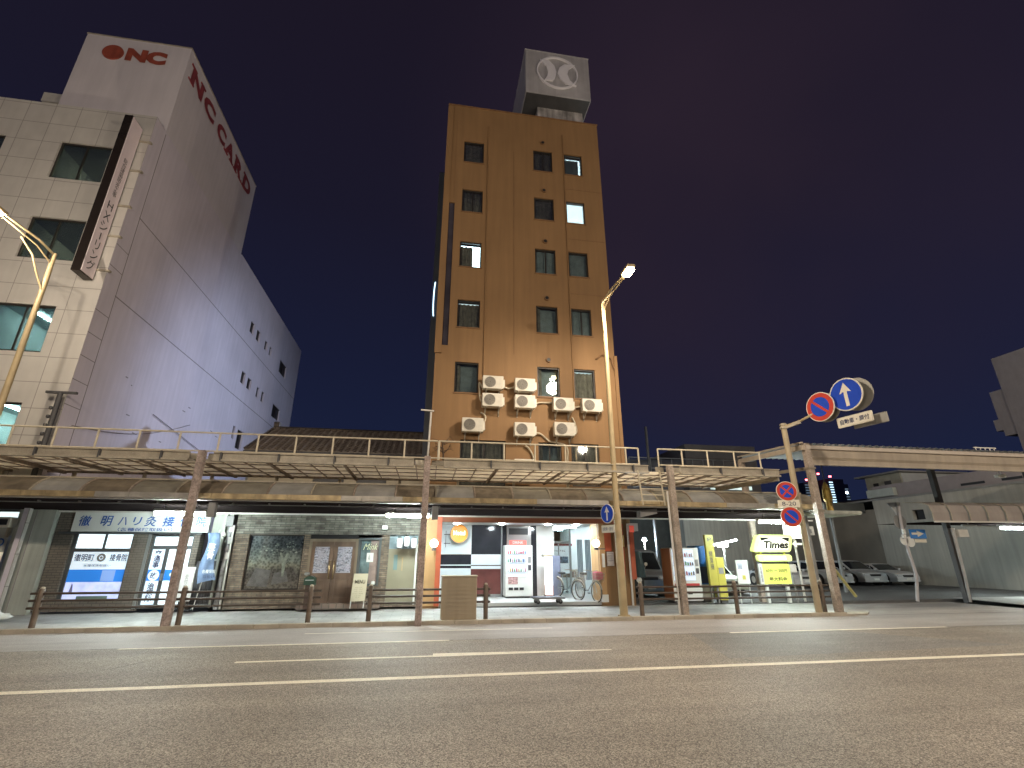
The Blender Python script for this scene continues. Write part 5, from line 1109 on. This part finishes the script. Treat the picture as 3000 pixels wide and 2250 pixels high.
# ================================================================== CARS (nose towards the street, -y)
def car(x0, x1, y0, L_, H, col, lab, kind='sedan', z=.10):
    W_ = x1-x0; cx = (x0+x1)/2
    o = thing('parked_car', lab, 'car', (cx, y0+L_/2, z), 'cars in the parking lot', local=True)
    A = -L_/2
    if kind == 'van': st = [(0, .30, .62, .62), (.02, .22, .80, .80), (.10, .20, .93, .95), (.24, .19, .96, H-.06), (.34, .18, .96, H), (.9, .18, .96, H), (.98, .22, .95, H-.08), (1.0, .3, .9, H-.25)]
    elif kind == 'hatch': st = [(0, .30, .50, .50), (.03, .20, .66, .66), (.14, .18, .74, .76), (.22, .18, .78, .80), (.40, .18, .80, H-.04), (.55, .18, .80, H), (.82, .18, .80, H-.03), (.96, .2, .80, .92), (1, .3, .7, .72)]
    else: st = [(0, .30, .46, .46), (.03, .20, .60, .60), (.14, .18, .68, .70), (.27, .18, .72, .74), (.42, .18, .74, H-.03), (.52, .18, .74, H), (.68, .18, .74, H-.03), (.83, .18, .73, .80), (.97, .2, .70, .74), (1, .3, .62, .62)]
    def ring(t, zl, zb, zr):
        end = min(t, 1-t); hw = W_/2*(1-.10*max(0, 1-end/.08)) ; y = A+t*L_; cab = max(0, (zr-zb)/(H-.75)); tw = hw*(1-.20*min(1, cab)) if cab > .15 else hw*.93
        zr2 = max(zr, zb+.01)
        return [(-hw*.94, y, zl), (-hw, y, (zl+zb)/2), (-hw*.985, y, zb), (-tw, y, zr2-.03 if cab > .15 else zr2), (-tw*.85, y, zr2), (0, y, zr2+.015), (tw*.85, y, zr2), (tw, y, zr2-.03 if cab > .15 else zr2), (hw*.985, y, zb), (hw, y, (zl+zb)/2), (hw*.94, y, zl)]
    R_ = [ring(*s_) for s_ in st]; n = len(R_[0]); mb = MB()
    for i in range(len(R_)-1):
        for k in range(n-1): mb.add([R_[i][k], R_[i][k+1], R_[i+1][k+1], R_[i+1][k]], [(0, 1, 2, 3)], True)
        mb.add([R_[i][n-1], R_[i][0], R_[i+1][0], R_[i+1][n-1]], [(0, 1, 2, 3)])
    mb.add(R_[0], [tuple(range(n))]); mb.add(R_[-1], [tuple(reversed(range(n)))])
    b_ = mb.build('body', col, o)
    # glass: the cabin faces pushed out by 6 mm
    cabs = [i for i in range(len(st)-1) if max(st[i][3]-st[i][2], st[i+1][3]-st[i+1][2]) > .2]
    GLS = mt['carglass']
    def lerp(a, b, t): return Vector(a)*(1-t)+Vector(b)*t
    for i in cabs:
        a, c = R_[i], R_[i+1]; slope = abs((st[i+1][3]-st[i+1][2])-(st[i][3]-st[i][2])) > .2
        if slope:                                         # windscreen or rear window across the car
            up, dn = (c, a) if st[i+1][3] > st[i][3] else (a, c)
            off = Vector((0, (-.010 if up is c else .010), .012)); xs = [.10, 0, 0, 0, -.10]; mg = MB(); NS = 5
            for r_ in range(NS):
                t0, t1 = .08+.84*r_/NS, .08+.84*(r_+1)/NS
                for k in range(3, 7):
                    P_ = lambda kk, t: lerp(dn[kk], up[kk], t)+off+Vector((xs[kk-3]*.7, 0, 0))
                    mg.add([P_(k, t0), P_(k+1, t0), P_(k+1, t1), P_(k, t1)], [(0, 1, 2, 3)], True)
            mg.build('windscreen' if up is c else 'rear_window', GLS, o)
        for s_, (kb, kt) in ((-1, (2, 3)), (1, (8, 7))):
            p0, p1 = lerp(a[kb], a[kt], .12), lerp(a[kb], a[kt], .86); r0, r1 = lerp(c[kb], c[kt], .12), lerp(c[kb], c[kt], .86)
            q = [lerp(p0, r0, .05), lerp(p0, r0, .96), lerp(p1, r1, .96), lerp(p1, r1, .05)]
            if abs(p1.z-p0.z) < .05 and abs(r1.z-r0.z) < .05: continue
            MB().add([v+Vector((s_*.008, 0, 0)) for v in q], [(0, 1, 2, 3)]).build('side_window', GLS, o)
    wr = .29
    for wy in (A+L_*.19, A+L_*.81):
        for s_ in (-1, 1):
            x_ = s_*(W_/2-.09)
            w = MB().disc((x_-.10, wy, wr), wr, 'x', .2, 24).build('wheel', mt['black'], o)
            MB().disc((x_+s_*.10-.006, wy, wr), wr*.62, 'x', .012, 20).build('rim', mt['steel'], w)
            mb = MB(); mb.disc((s_*(W_/2-.004)-.006, wy, wr+.02), wr+.05, 'x', .012, 24); mb.build('wheel_arch', mt['black'], o)
    for s_ in (-1, 1):
        MB().bev(s_*W_*.36-.15, s_*W_*.36+.15, A-.02, A+.1, .50, .62, .03).build('headlight', M('lamp_lens', (.55, .57, .6), .1), o) if False else None
        MB().bev(s_*W_*.34-.14, s_*W_*.34+.14, A-.015, A+.08, st[1][2]-.14, st[1][2]-.02, .03).build('headlight', mt['lens'], o)
        MB().bev(s_*(W_/2+.02)-.07, s_*(W_/2+.02)+.07, A+L_*.30, A+L_*.30+.08, st[3][2]+.04, st[3][2]+.16, .02).build('mirror', col, o)
    MB().bev(-W_*.2, W_*.2, A-.018, A+.05, st[1][2]-.16, st[1][2]-.05, .02).build('grille', mt['black'], o)
    MB().box(-.16, .16, A-.03, A-.012, .30, .40).build('number_plate', SIGNW, o)
    MB().bev(-W_*.46, W_*.46, A-.03, A+.1, .20, .30, .03).build('bumper', col, o)
    return o
mt['carglass'] = M('car_glass', (.015, .017, .018), .06); mt['lens'] = M('lamp_lens', (.50, .52, .55), .12)
CW = M('car_pearl', (.42, .43, .44), .3, var=.03, spec=.6); CS = M('car_silver', (.26, .28, .29), .3, metal=.5, var=.03); CWW = M('car_white', (.55, .56, .58), .3, var=.03); CRD = M('car_maroon', (.10, .03, .03), .3); CLT = M('car_mint', (.42, .47, .42), .35)
car(8.15, 9.65, 19.6, 3.4, 1.78, CS, 'silver van parked behind the white vending machine', 'van')
car(12.0, 13.6, 20.2, 3.9, 1.32, CLT, 'pale car parked behind the white notice board and the lit yellow sign', 'sedan')
car(18.3, 19.95, 23.6, 3.9, 1.20, CWW, 'low white car with rounded roof left of the doubled canopy posts', 'sedan')
car(20.9, 22.45, 24.2, 3.7, 1.30, CW, 'pearl grey hatchback half hidden by the doubled canopy posts', 'hatch')
car(23.35, 24.95, 24.6, 3.8, 1.30, CW, 'pearl grey hatchback with its nose towards the street, third from the right', 'hatch')
car(25.5, 27.1, 24.7, 4.0, 1.12, CWW, 'white low saloon next to the maroon car', 'sedan')

# ================================================================== RIGHT SIDE BUILDINGS
DW = M('dark_render_wall', (.42, .41, .37), .85, var=.12, vs=.4, streak=.15)
rb = thing('side_street_building', 'long dark grey building flanking the parking lot with one small square window', 'building', (32, 28, 0))
g = wall_grid(MB(), 17.3, 27.5, 0, 4.98, [(24.3, 25.0, 3.62, 4.17)], 0, .2)
mb = MB(); mb.add([(28+v[1], v[0], v[2]) for v in g.v], g.f); mb.build('street_wall', DW, rb)
MB().box(28.05, 38, 27.5, 45, 0, 4.45).build('rear_wall', M('darker_wall', (.22, .20, .17), .85, var=.2, vs=.5), rb)
MB().box(28.25, 28.3, 24.3, 25.0, 3.62, 4.17).build('window', mt['black'], rb)
MB().box(27.96, 28.0, 17.3, 36, 4.95, 5.06).build('roof_edge', mt['grey'], rb)
m2 = MB(); quad(m2, (28, 17.3, 5), (40, 17.3, 5), (40, 45, 5), (28, 45, 5)); quad(m2, (28, 17.3, 0), (40, 17.3, 0), (40, 17.3, 5), (28, 17.3, 5)); m2.build('roof', mt['dkgrey'], rb)
MB().box(28.3, 40, 17.3, 27.6, 5.01, 5.85).build('upper_storey', M('purple_grey_wall', (.30, .27, .28), .8, var=.1), rb); MB().box(28.02, 28.3, 25.9, 27.8, 5.15, 5.62).build('parapet', M('parapet_pale', (.42, .46, .44), .7), rb)
for y0, y1 in ((20.9, 22.1), (19.2, 20.1)): MB().box(28.28, 28.3, y0, y1, 5.2, 5.32).build('slot_window', mt['black'], rb)
up = thing('flat_roof_house', 'pale concrete flat roofed house rising behind the dark side street building', 'house', (34, 34, 5))
MB().box(31, 36, 27.85, 30.6, 5.0, 6.95).build('wall', M('house_pale', (.34, .34, .29), .85, var=.15), up); MB().box(30.7, 36.2, 27.6, 31.2, 6.95, 7.05).build('roof', mt['grey'], up)
MB().box(30.97, 31, 29.6, 30.0, 6.2, 6.45).build('window', mt['black'], up); MB().box(30.96, 31, 28.6, 29.1, 5.6, 6.5).build('door', mt['dkgrey'], up); MB().box(31.1, 36, 27.8, 27.849, 5.0, 6.9).build('pale_front', M('blue_grey_wall', (.42, .45, .47), .8), up)
bw = thing('back_wall_building', 'dark plain warehouse wall closing the rear of the parking lot', 'building', (20, 37, 0))
MB().box(19.4, 33, 36, 44, 0, 4.5).build('wall', M('warehouse_wall', (.42, .43, .40), .85, var=.12, vs=.4, streak=.2), bw); MB().box(19.3, 33.1, 35.9, 44, 4.5, 4.65).build('roof', mt['dkgrey'], bw)
b2 = thing('dark_apartment', 'unlit low apartment block with balcony rails seen over the canopy railing', 'building', (24, 42, 0))
MB().box(16.5, 22.5, 41, 50, 0, 9.9).build('wall', M('night_block', (.13, .13, .15), .9), b2); MB().box(22.5, 29.5, 40, 50, 0, 11.2).build('wing', M('night_block_b', (.14, .13, .13), .9), b2)
for i, z in enumerate((8.9, 9.8)):
    mb = MB().tube([(17, 39.8, z), (28, 39.8, z)], .05, 6)
    for k in range(12): mb.tube([(17+k, 39.8, z-.9), (17+k, 39.8, z)], .04, 6)
    mb.build('balcony_rail', mt['grey'], b2)
MB().box(24.5, 28.5, 39.9, 40, 7.2, 7.5).build('lit_strip', EM('far_strip', (.8, 1, .95), .9, var=.5, vs=1.5), b2)
ap = thing('corner_block', 'grey stepped apartment block rising at the right edge of the street', 'building', (47, 32, 0))
AG = M('block_grey', (.5, .49, .52), .85, var=.06, streak=.06)
mb = MB(); mb.box(45.2, 60, 16, 30, 0, 17.0); mb.build('wall', AG, ap)
MB().box(45.3, 60, 30, 31.0, 12.1, 14.4).build('balcony', AG, ap); MB().box(45.3, 60, 30, 31.4, 11.2, 12.1).build('balcony', AG, ap); MB().box(45.3, 60, 30, 30.9, 10.7, 11.2).build('balcony', AG, ap)
# far tower
ft = thing('distant_tower', 'distant high rise tower with rows of bluish lights and red beacons', 'tower', (137, 150, 0))
TW = M('far_tower_wall', (.10, .13, .17), .8)
MB().box(136.5, 143, 150, 160, 0, 27).build('wall', TW, ft); MB().box(143, 145.5, 151, 160, 0, 25.5).build('wing', TW, ft); MB().box(127, 132.5, 150, 160, 0, 25.5).build('second_block', TW, ft)
ML = EM('far_window', (.55, .8, 1.0), 2.2)
for k in range(11): MB().box(137.2, 138.6, 149.9, 150, 17.2+k*.85, 17.5+k*.85).build('lit_balcony', ML, ft)
for k in range(9): MB().box(127.5, 132, 149.9, 150, 17.4+k*.9, 17.6+k*.9).build('balcony_line', EM('far_dim', (.5, .7, .9), .35) if k == 0 else bpy.data.materials['far_dim'], ft)
for k in range(8): MB().box(143.2, 145.2, 150.9, 151, 17.4+k*.9, 17.6+k*.9).build('balcony_line', bpy.data.materials['far_dim'], ft)
MB().box(143.6, 144.6, 150.8, 151, 22.2, 22.9).build('white_beacon', EM('white_beacon', (.9, .95, 1), 18), ft)
RB = EM('beacon_red', (1, .12, .15), 12)
for x, z in ((133.5, 28.4), (138, 27.6), (128.5, 26.2)): MB().box(x-.35, x+.35, 149.7, 150.1, z, z+.5).build('beacon', RB, ft)
# sheds on the horizon so the view is closed at the end of the side street and behind the lot
for i, (x0, x1, y0, y1, h, c, lb) in enumerate(((7.6, 14.2, 34, 40, 4.2, (.05, .055, .05), 'dark low shed at the back left of the parking lot'), (14.4, 19.2, 38, 46, 5.6, (.045, .05, .05), 'dark narrow building behind the parking lot, left of the warehouse wall'),
    (-40, -26.3, 17, 30, 9, (.2, .19, .18), 'low grey building beyond the left edge next to the tiled office'), (46, 75, 17.2, 30, 7, (.10, .10, .10), 'row building along the far pavement at the right edge'), (60, 110, 60, 70, 9, (.05, .055, .07), 'dark building block far down at the right'), (-60, -12, 60, 70, 9, (.05, .05, .06), 'dark building block far behind the white office'))):
    o = thing('dark_building', lb, 'building', ((x0+x1)/2, y0, 0)); MB().box(x0, x1, y0, y1, 0, h).build('wall', M('dark_wall_%s' % 'abcdef'[i], c, .9, var=.2), o); MB().box(x0-.1, x1+.1, y0-.1, y1+.1, h, h+.15).build('roof', mt['dkgrey'], o)

# ================================================================== GATE ROOF OVER THE SIDE STREET
gr = thing('street_gate_roof', 'deep beige steel gate roof with corrugated top spanning the side street', 'canopy', (12.1, 13.8, 0))
BGE = M('gate_beige', (.40, .34, .27), .55, var=.14, vs=.8, streak=.12, speck=.08); BGD = M('gate_dark_beige', (.22, .19, .15), .6, var=.2)  # second tone: darker beige for the side tie and post bands
XE = 48
mb = MB().box(12.0, XE, 13.72, 13.84, 4.93, 5.05); mb.build('gutter', M('gate_gutter', (.48, .42, .36), .5, var=.1), gr)
mb = MB().prism([(13.80, 4.93), (13.86, 4.93), (13.98, 4.70), (13.98, 4.44), (13.86, 4.44), (13.86, 4.60), (13.80, 4.68)], 12.1, XE, 'yz'); mb.build('beam', BGE, gr)
mb = MB(); x = 12.0; n = 0
while x < XE:
    a = [(x+.26*k/6, .045*math.sin(2*PI*k/6)) for k in range(7)]
    for (xa, za), (xb, zb) in zip(a[:-1], a[1:]): quad(mb, (xa, 13.70, 5.09+za), (xb, 13.70, 5.09+zb), (xb, 17.3, 5.34+zb), (xa, 17.3, 5.34+za))
    x += .26
mb.build('corrugated_roof', mt['grey'], gr)
mb = MB(); mb.bar((11.92, 13.75, 4.98), (11.92, 17.2, 5.14), .10, .16); mb.bar((11.9, 13.75, 5.14), (11.9, 17.2, 5.32), .05, .05); mb.build('side_rafter', BGE, gr)
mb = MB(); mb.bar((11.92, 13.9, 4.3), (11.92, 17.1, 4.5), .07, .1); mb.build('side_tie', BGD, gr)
for px, py, z1 in ((12.05, 13.82, 5.12), (11.95, 17.12, 5.1), (19.8, 16.45, 5.6), (24.5, 16.45, 5.6)): 
    MB().bev(px-.10, px+.10, py-.09, py+.09, 0, z1, .012).build('post', mt['postm'] if px < 19 else mt['dkgrey'], gr)
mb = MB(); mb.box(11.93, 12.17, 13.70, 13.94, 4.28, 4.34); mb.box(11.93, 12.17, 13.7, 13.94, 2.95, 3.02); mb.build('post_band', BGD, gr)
mb = MB().tube([(12.2, 13.9, 1.33), (13.2, 14.35, .47)], .045, 8); mb.build('barrier_arm', M('barrier_yellow', (.42, .38, .14), .5, var=.1), gr)
mb = MB().lathe([(.02, 0), (.12, .1), (.10, .4), (.17, .55), (.15, .9), (.08, 1.1), (.02, 1.2)], (15.35, 17.0, 3.2), 10, False); ol = thing('gold_ornament', 'gold coloured lantern ornament hanging from the street gate roof', 'lantern', (15.35, 17, 3.2)); mb.build('shade', M('gold_paint', (.50, .34, .09), .4, metal=.4, var=.3, vs=6), ol); MB().tube([(15.35, 17, 4.4), (15.35, 17, 5.8)], .02, 6).build('hanger', mt['dkgrey'], ol)
# rounded end of the lower canopy and the pale awning next to it
ce = thing('awning', 'short pale flat awning at the corner of the side street', 'awning', (14, 15, 2.9)); MB().bev(12.5, 14.1, 14.3, 15.8, 2.92, 3.05, .05).build('slab', CONC, ce); MB().box(12.5, 12.6, 15.0, 15.1, .05, 2.95).build('post', mt['grey'], ce)
pa = thing('awning', 'white boxy awning further back on the side street', 'awning', (18, 19, 3.4)); MB().bev(16.9, 18.9, 19, 21, 3.4, 3.84, .03).build('slab', M('awning_grey', (.20, .20, .19), .6), pa); MB().box(18.7, 18.8, 20.8, 20.9, .05, 3.4).build('post', mt['grey'], pa)
# arcade across the side street
ra = thing('far_arcade_canopy', 'pinkish ribbed lower canopy continuing across the side street at the right edge', 'canopy', (20, 15, 0))
RP = M('pink_beige_panel', (.36, .32, .30), .5, var=.15, vs=1.2, streak=.1)
x = 18.7; k = 0
pr_ = [(15.95, 2.86), (15.93, 3.2), (16.0, 3.46), (16.25, 3.58), (17.0, 3.66)]
while x < 47:
    x1 = x+.78; zo = .006*(k % 3); yo = -.045*k if k < 14 else -.63
    mb = MB()
    for (a, b), (c, d) in zip(pr_[:-1], pr_[1:]): quad(mb, (x+.02, a+yo, b+zo), (x1-.02, a+yo, b+zo), (x1-.02, c+yo, d+zo), (x+.02, c+yo, d+zo))
    mb.build('panel', RP, ra); mb = MB().tube([(x, a+yo-.01, b) for a, b in pr_], .022, 6); mb.build('rib', mt['steel'], ra); x = x1; k += 1
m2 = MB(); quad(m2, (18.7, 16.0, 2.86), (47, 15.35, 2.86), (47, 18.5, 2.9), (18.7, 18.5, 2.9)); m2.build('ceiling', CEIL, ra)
MB().bar((18.7, 15.93, 2.86), (29.6, 15.3, 2.86), .05, .06).build('edge', mt['white'], ra)
strip(23.0, 24.3, 17.0, 2.70, 'lit strip lamp under the canopy at the right edge of the view', 2.88)
s2 = thing('strip_lamp_housing', 'unlit short lamp with glossy housing under the far right canopy', 'strip lamp', (21.5, 17, 2.8)); MB().bev(21.2, 21.9, 16.95, 17.05, 2.76, 2.83, .02).build('housing', SIGNW, s2); MB().tube([(21.9, 17, 2.79), (23.0, 17, 2.76)], .012, 6).build('pipe', mt['white'], s2); MB().box(21.5, 21.53, 16.99, 17.01, 2.83, 2.9).build('hanger', mt['grey'], s2)
# ================================================================== SIGNS ON POLES
SB = M('traffic_blue', (.02, .07, .50), .7, var=.03, spec=.15); SR = M('traffic_red', (.50, .06, .04), .7, var=.03, spec=.15); SWH = M('traffic_white', (.72, .68, .58), .4, var=.04); SGY = M('sign_back', (.28, .27, .25), .45, metal=.4)
def disc_sign(o, cx, cz, r, kind, y=0.):
    s_ = MB().disc((cx, y, cz), r, 'y', .03, 40).build('plate', SWH, o)
    if kind == 'arrow':
        MB().disc((cx, y-.003, cz), r*.93, 'y', .003, 40).build('blue_face', SB, s_)
        MB().prism([(cx-.10*r, cz-.72*r), (cx+.10*r, cz-.72*r), (cx+.10*r, cz+.18*r), (cx+.36*r, cz+.10*r), (cx, cz+.74*r), (cx-.36*r, cz+.10*r), (cx-.10*r, cz+.18*r)], y-.006, y-.0035).build('arrow_mark', SWH, s_)
    else:
        MB().disc((cx, y-.003, cz), r*.95, 'y', .003, 40).build('red_ring', SR, s_); MB().disc((cx, y-.006, cz), r*.66, 'y', .003, 40).build('blue_face', SB, s_)
        mb = MB(); a = .72*r/1.414
        mb.prism([(cx-a-.06*r, cz+a-.06*r), (cx+a-.06*r, cz-a-.06*r), (cx+a+.06*r, cz-a+.06*r), (cx-a+.06*r, cz+a+.06*r)], y-.009, y-.0065)
        mb.build('slash', SR, s_)
        if kind == 'nostop': MB().prism([(cx+a-.06*r, cz+a+.06*r), (cx-a-.06*r, cz-a+.06*r), (cx-a+.06*r, cz-a-.06*r), (cx+a+.06*r, cz+a-.06*r)], y-.0095, y-.0066).build('slash', SR, s_)
pl = thing('sign_pole', 'beige steel pole with a bent arm carrying overhead traffic signs at the corner', 'pole', (11.42, 13.86, 0))
MB().tube([(11.42, 13.86, .02), (11.42, 13.86, 5.78)], [.095, .085], 16).build('pole', M('pole_beige', (.40, .33, .22), .5, var=.15, streak=.1), pl)
MB().tube([(11.42, 13.82, 5.66), (11.62, 13.3, 5.74), (11.95, 12.6, 5.98), (12.25, 12.05, 6.12), (12.38, 11.8, 6.15)], .04, 10).build('arm', mt['beige'], pl)
mb = MB(); mb.tube([(11.42, 13.86, 5.60), (11.42, 13.86, 5.66)], .12, 14); mb.tube([(11.42, 13.86, 5.72), (11.42, 13.86, 5.76)], .11, 14); mb.bar((11.42, 13.8, 5.63), (11.6, 13.3, 5.70), .05, .1); mb.build('clamp', mt['steel'], pl)
def onpole(name, lab, loc, rot, fn, cat='traffic sign', group=None):
    o = thing(name, lab, cat, loc, group, local=True); o.rotation_euler = (0, 0, rot); fn(o); return o
def f(o):
    disc_sign(o, 0, 0, .46, 'nopark', -.1); MB().disc((0, .16, 0), .46, 'y', .02, 36).build('reverse_plate', SGY, o); MB().box(-.04, .04, .02, .17, -.1, .1).build('clamp', mt['steel'], o)
onpole('no_parking_sign', 'no parking disc on the overhead arm, left of the big blue arrow', (11.92, 12.66, 6.02), math.radians(-78), f)
def f(o):
    disc_sign(o, 0, 0, .50, 'arrow', -.1); MB().disc((.12, .18, 0), .50, 'y', .02, 36).build('reverse_plate', SGY, o); MB().box(-.04, .04, .02, .19, -.1, .1).build('clamp', mt['steel'], o)
    MB().bev(-.50, .54, -.01, .015, -.93, -.62, .03).build('supplement_plate', SWH, o); text('自動車・原付', DKB, o, (.02, -.012, -.775), w=.86, h=.16, bold=.02)
    MB().bev(-.18, .80, .20, .22, -1.0, -.70, .02).build('reverse_supplement', SGY, o)
onpole('arrow_sign', 'large blue disc with upward arrow over a lettered plate on the overhead arm', (12.20, 11.92, 6.20), math.radians(-78), f)
ns_ = onpole('no_stopping_sign', 'no stopping disc with crossed red bars, above the small lettered plate', (10.98, 13.72, 3.55), math.radians(-20), lambda o: (disc_sign(o, 0, 0, .30, 'nostop'), MB().box(.0, .36, .02, .06, -.02, .02).build('bracket', mt['steel'], o)))
onpole('lettered_plate', 'small white lettered plate between the two round signs on the corner pole', (10.98, 13.72, 3.17), math.radians(-20), lambda o: (MB().bev(-.31, .31, 0, .02, -.12, .12, .02).build('plate', SWH, o), text('8-20', DKB, o, (0, -.003, 0), w=.4, h=.12), MB().box(.1, .36, .02, .06, -.02, .02).build('bracket', mt['steel'], o)))
onpole('no_parking_sign', 'lower no parking disc on the corner pole, under the lettered plate', (10.98, 13.72, 2.78), math.radians(-20), lambda o: (disc_sign(o, 0, 0, .30, 'nopark'), MB().box(.0, .36, .02, .06, -.02, .02).build('bracket', mt['steel'], o)))
def f(o):
    disc_sign(o, 0, .0, .27, 'arrow'); MB().bev(-.27, .27, 0, .02, -.53, -.32, .02).build('supplement_plate', SWH, o); text('自動車・原付', DKB, o, (.0, -.003, -.425), w=.42, h=.10)
    MB().box(-.02, .3, .03, .06, -.02, .02).build('bracket', mt['steel'], o)
onpole('arrow_sign', 'small blue arrow disc with plate mounted on the street lamp pole', (5.08, 13.78, 2.80), math.radians(-68), f)
fmr = thing('roof_frame', 'small pale steel frame standing on the street gate roof near the right edge', 'frame', (23.6, 17, 5.3)); mb = MB()
for x in (23.1, 23.34, 23.58, 23.82, 24.05): mb.tube([(x, 17, 5.3), (x, 17, 6.05)], .02, 6)
mb.tube([(23.0, 17, 6.05), (24.15, 17, 6.05)], .025, 6); mb.build('rail', mt['white'], fmr)
hl = thing('hanging_lamp', 'small white lamp hanging from two rods under the street gate roof', 'lamp', (21.8, 15.5, 4.3)); mb = MB(); mb.tube([(21.72, 15.5, 4.6), (21.72, 15.5, 5.0)], .015, 6); mb.tube([(21.86, 15.5, 4.6), (21.86, 15.5, 5.0)], .015, 6); mb.build('rod', mt['white'], hl); MB().bev(21.6, 21.98, 15.4, 15.6, 4.5, 4.62, .04).build('lamp_body', SIGNW, hl)
am = thing('antenna_mast', 'thin dark mast rising beyond the canopy just right of the ochre hotel', 'mast', (14.2, 30, 0)); MB().tube([(14.2, 30, 0), (14.2, 30, 9.9)], .09, 8).build('mast_pole', mt['dkgrey'], am)
hp = thing('wall_pipe', 'pale vertical pipe with a crossbar at the left edge of the ochre hotel', 'pipe', (-.14, 16.85, 4.3)); MB().tube([(-.16, 16.9, 4.2), (-.12, 16.9, 6.5)], .04, 8).build('pipe', mt['white'], hp); MB().bar((-.48, 16.88, 6.56), (-.02, 16.88, 6.54), .05).build('crossbar', mt['white'], hp)
wp = thing('withered_plant', 'dark withered branching plant on the canopy by the left corner of the ochre hotel', 'plant', (.35, 16.6, 4.1)); mb = MB(); RR = random.Random(4)
mb.tube([(.36, 16.6, 4.1), (.38, 16.6, 4.9), (.32, 16.6, 5.35)], [.035, .03, .02], 6)
for k in range(13):
    a = (.36+RR.uniform(-.03, .03), 16.6, 4.95+RR.uniform(0, .4)); d = RR.choice((-1, 1)); p = [(a[0]+d*t*RR.uniform(.25, .45), 16.6+RR.uniform(-.1, .1)*t, a[2]+.25*math.sin(t*2.2)*RR.uniform(.2, 1)) for t in (.35, .7, 1)]
    mb.tube([a]+p, [.016, .012, .009, .005], 5)
mb.build('branches', M('dead_branch', (.07, .045, .03), .9), wp)
# camera box near post 3
cm = thing('hanging_sign_box', 'grey box sign hanging askew under the canopy beside the drainpipe', 'box', (6.9, 14.6, 2.95)); mb = MB(); mb.add([(6.42, 14.5, 2.76), (6.98, 14.5, 2.88), (6.98, 14.5, 3.02), (6.44, 14.5, 2.98), (6.42, 14.8, 2.76), (6.98, 14.8, 2.88), (6.98, 14.8, 3.02), (6.44, 14.8, 2.98)], [(0, 1, 2, 3), (7, 6, 5, 4), (0, 4, 5, 1), (1, 5, 6, 2), (2, 6, 7, 3), (3, 7, 4, 0)]); mb.build('box', mt['grey'], cm)
# pole with mirror and one way board across the street
pp = thing('mirror_pole', 'pale leaning pole with a round mirror and small signs across the side street', 'pole', (18.15, 16.85, .05))
MB().tube([(18.06, 16.85, .05), (18.30, 16.85, .95), (18.22, 16.85, 2.0), (18.22, 16.85, 2.8), (18.33, 16.85, 3.65)], .055, 12).build('pole', M('pale_pole', (.50, .48, .50), .5, var=.15), pp)
MB().disc((18.27, 16.92, 2.9), .28, 'y', .03, 28).build('mirror_back', mt['grey'], pp); MB().prism([(17.87, 3.62), (18.3, 3.66), (18.3, 3.0)], 16.9, 16.93).build('triangle_plate', M('plate_grey', (.32, .34, .36), .5), pp)
MB().disc((18.12, 16.8, 2.2), .17, 'y', .03, 22).build('small_plate', SIGNW, pp); MB().disc((18.38, 16.8, 2.16), .19, 'y', .03, 22).build('small_plate', SIGNW, pp)
mb = MB().bev(18.10, 18.2, 16.72, 16.8, 2.45, 2.62, .01); mb.bev(18.02, 18.16, 16.72, 16.8, 2.28, 2.42, .01); mb.build('clamp_box', SIGNW, pp)
ow = thing('oneway_board', 'small blue board with white arrows on the pale leaning pole', 'traffic sign', (18.7, 16.8, 2.3)); MB().bev(18.42, 19.15, 16.78, 16.8, 2.28, 2.62, .01).build('board', M('oneway_blue', (.05, .22, .60), .4), ow)
MB().prism([(18.5, 2.42), (18.75, 2.42), (18.75, 2.34), (19.05, 2.46), (18.75, 2.57), (18.75, 2.5), (18.5, 2.5)], 16.772, 16.779).build('arrow_mark', SWH, ow); MB().bev(18.58, 19.1, 16.78, 16.8, 2.13, 2.25, .01).build('plate', SWH, ow)
p3 = thing('lamp_bollard_pole', 'thin white pole beside the dark gate post across the side street', 'pole', (19.75, 16.3, .05)); MB().tube([(19.72, 16.3, .05), (19.80, 16.3, 1.1), (19.85, 16.3, 2.65)], [.045, .05, .07], 12).build('pole', M('white_pole', (.42, .42, .42), .5, var=.2), p3)
MB().bev(19.98, 20.42, 16.2, 16.35, 2.32, 2.60, .02).build('box', mt['white'], p3)
ms = thing('road_mirror_sign', 'small unlit box sign on the hotel right of the vermilion boards', 'sign', (7.05, 17, 5)) if False else None
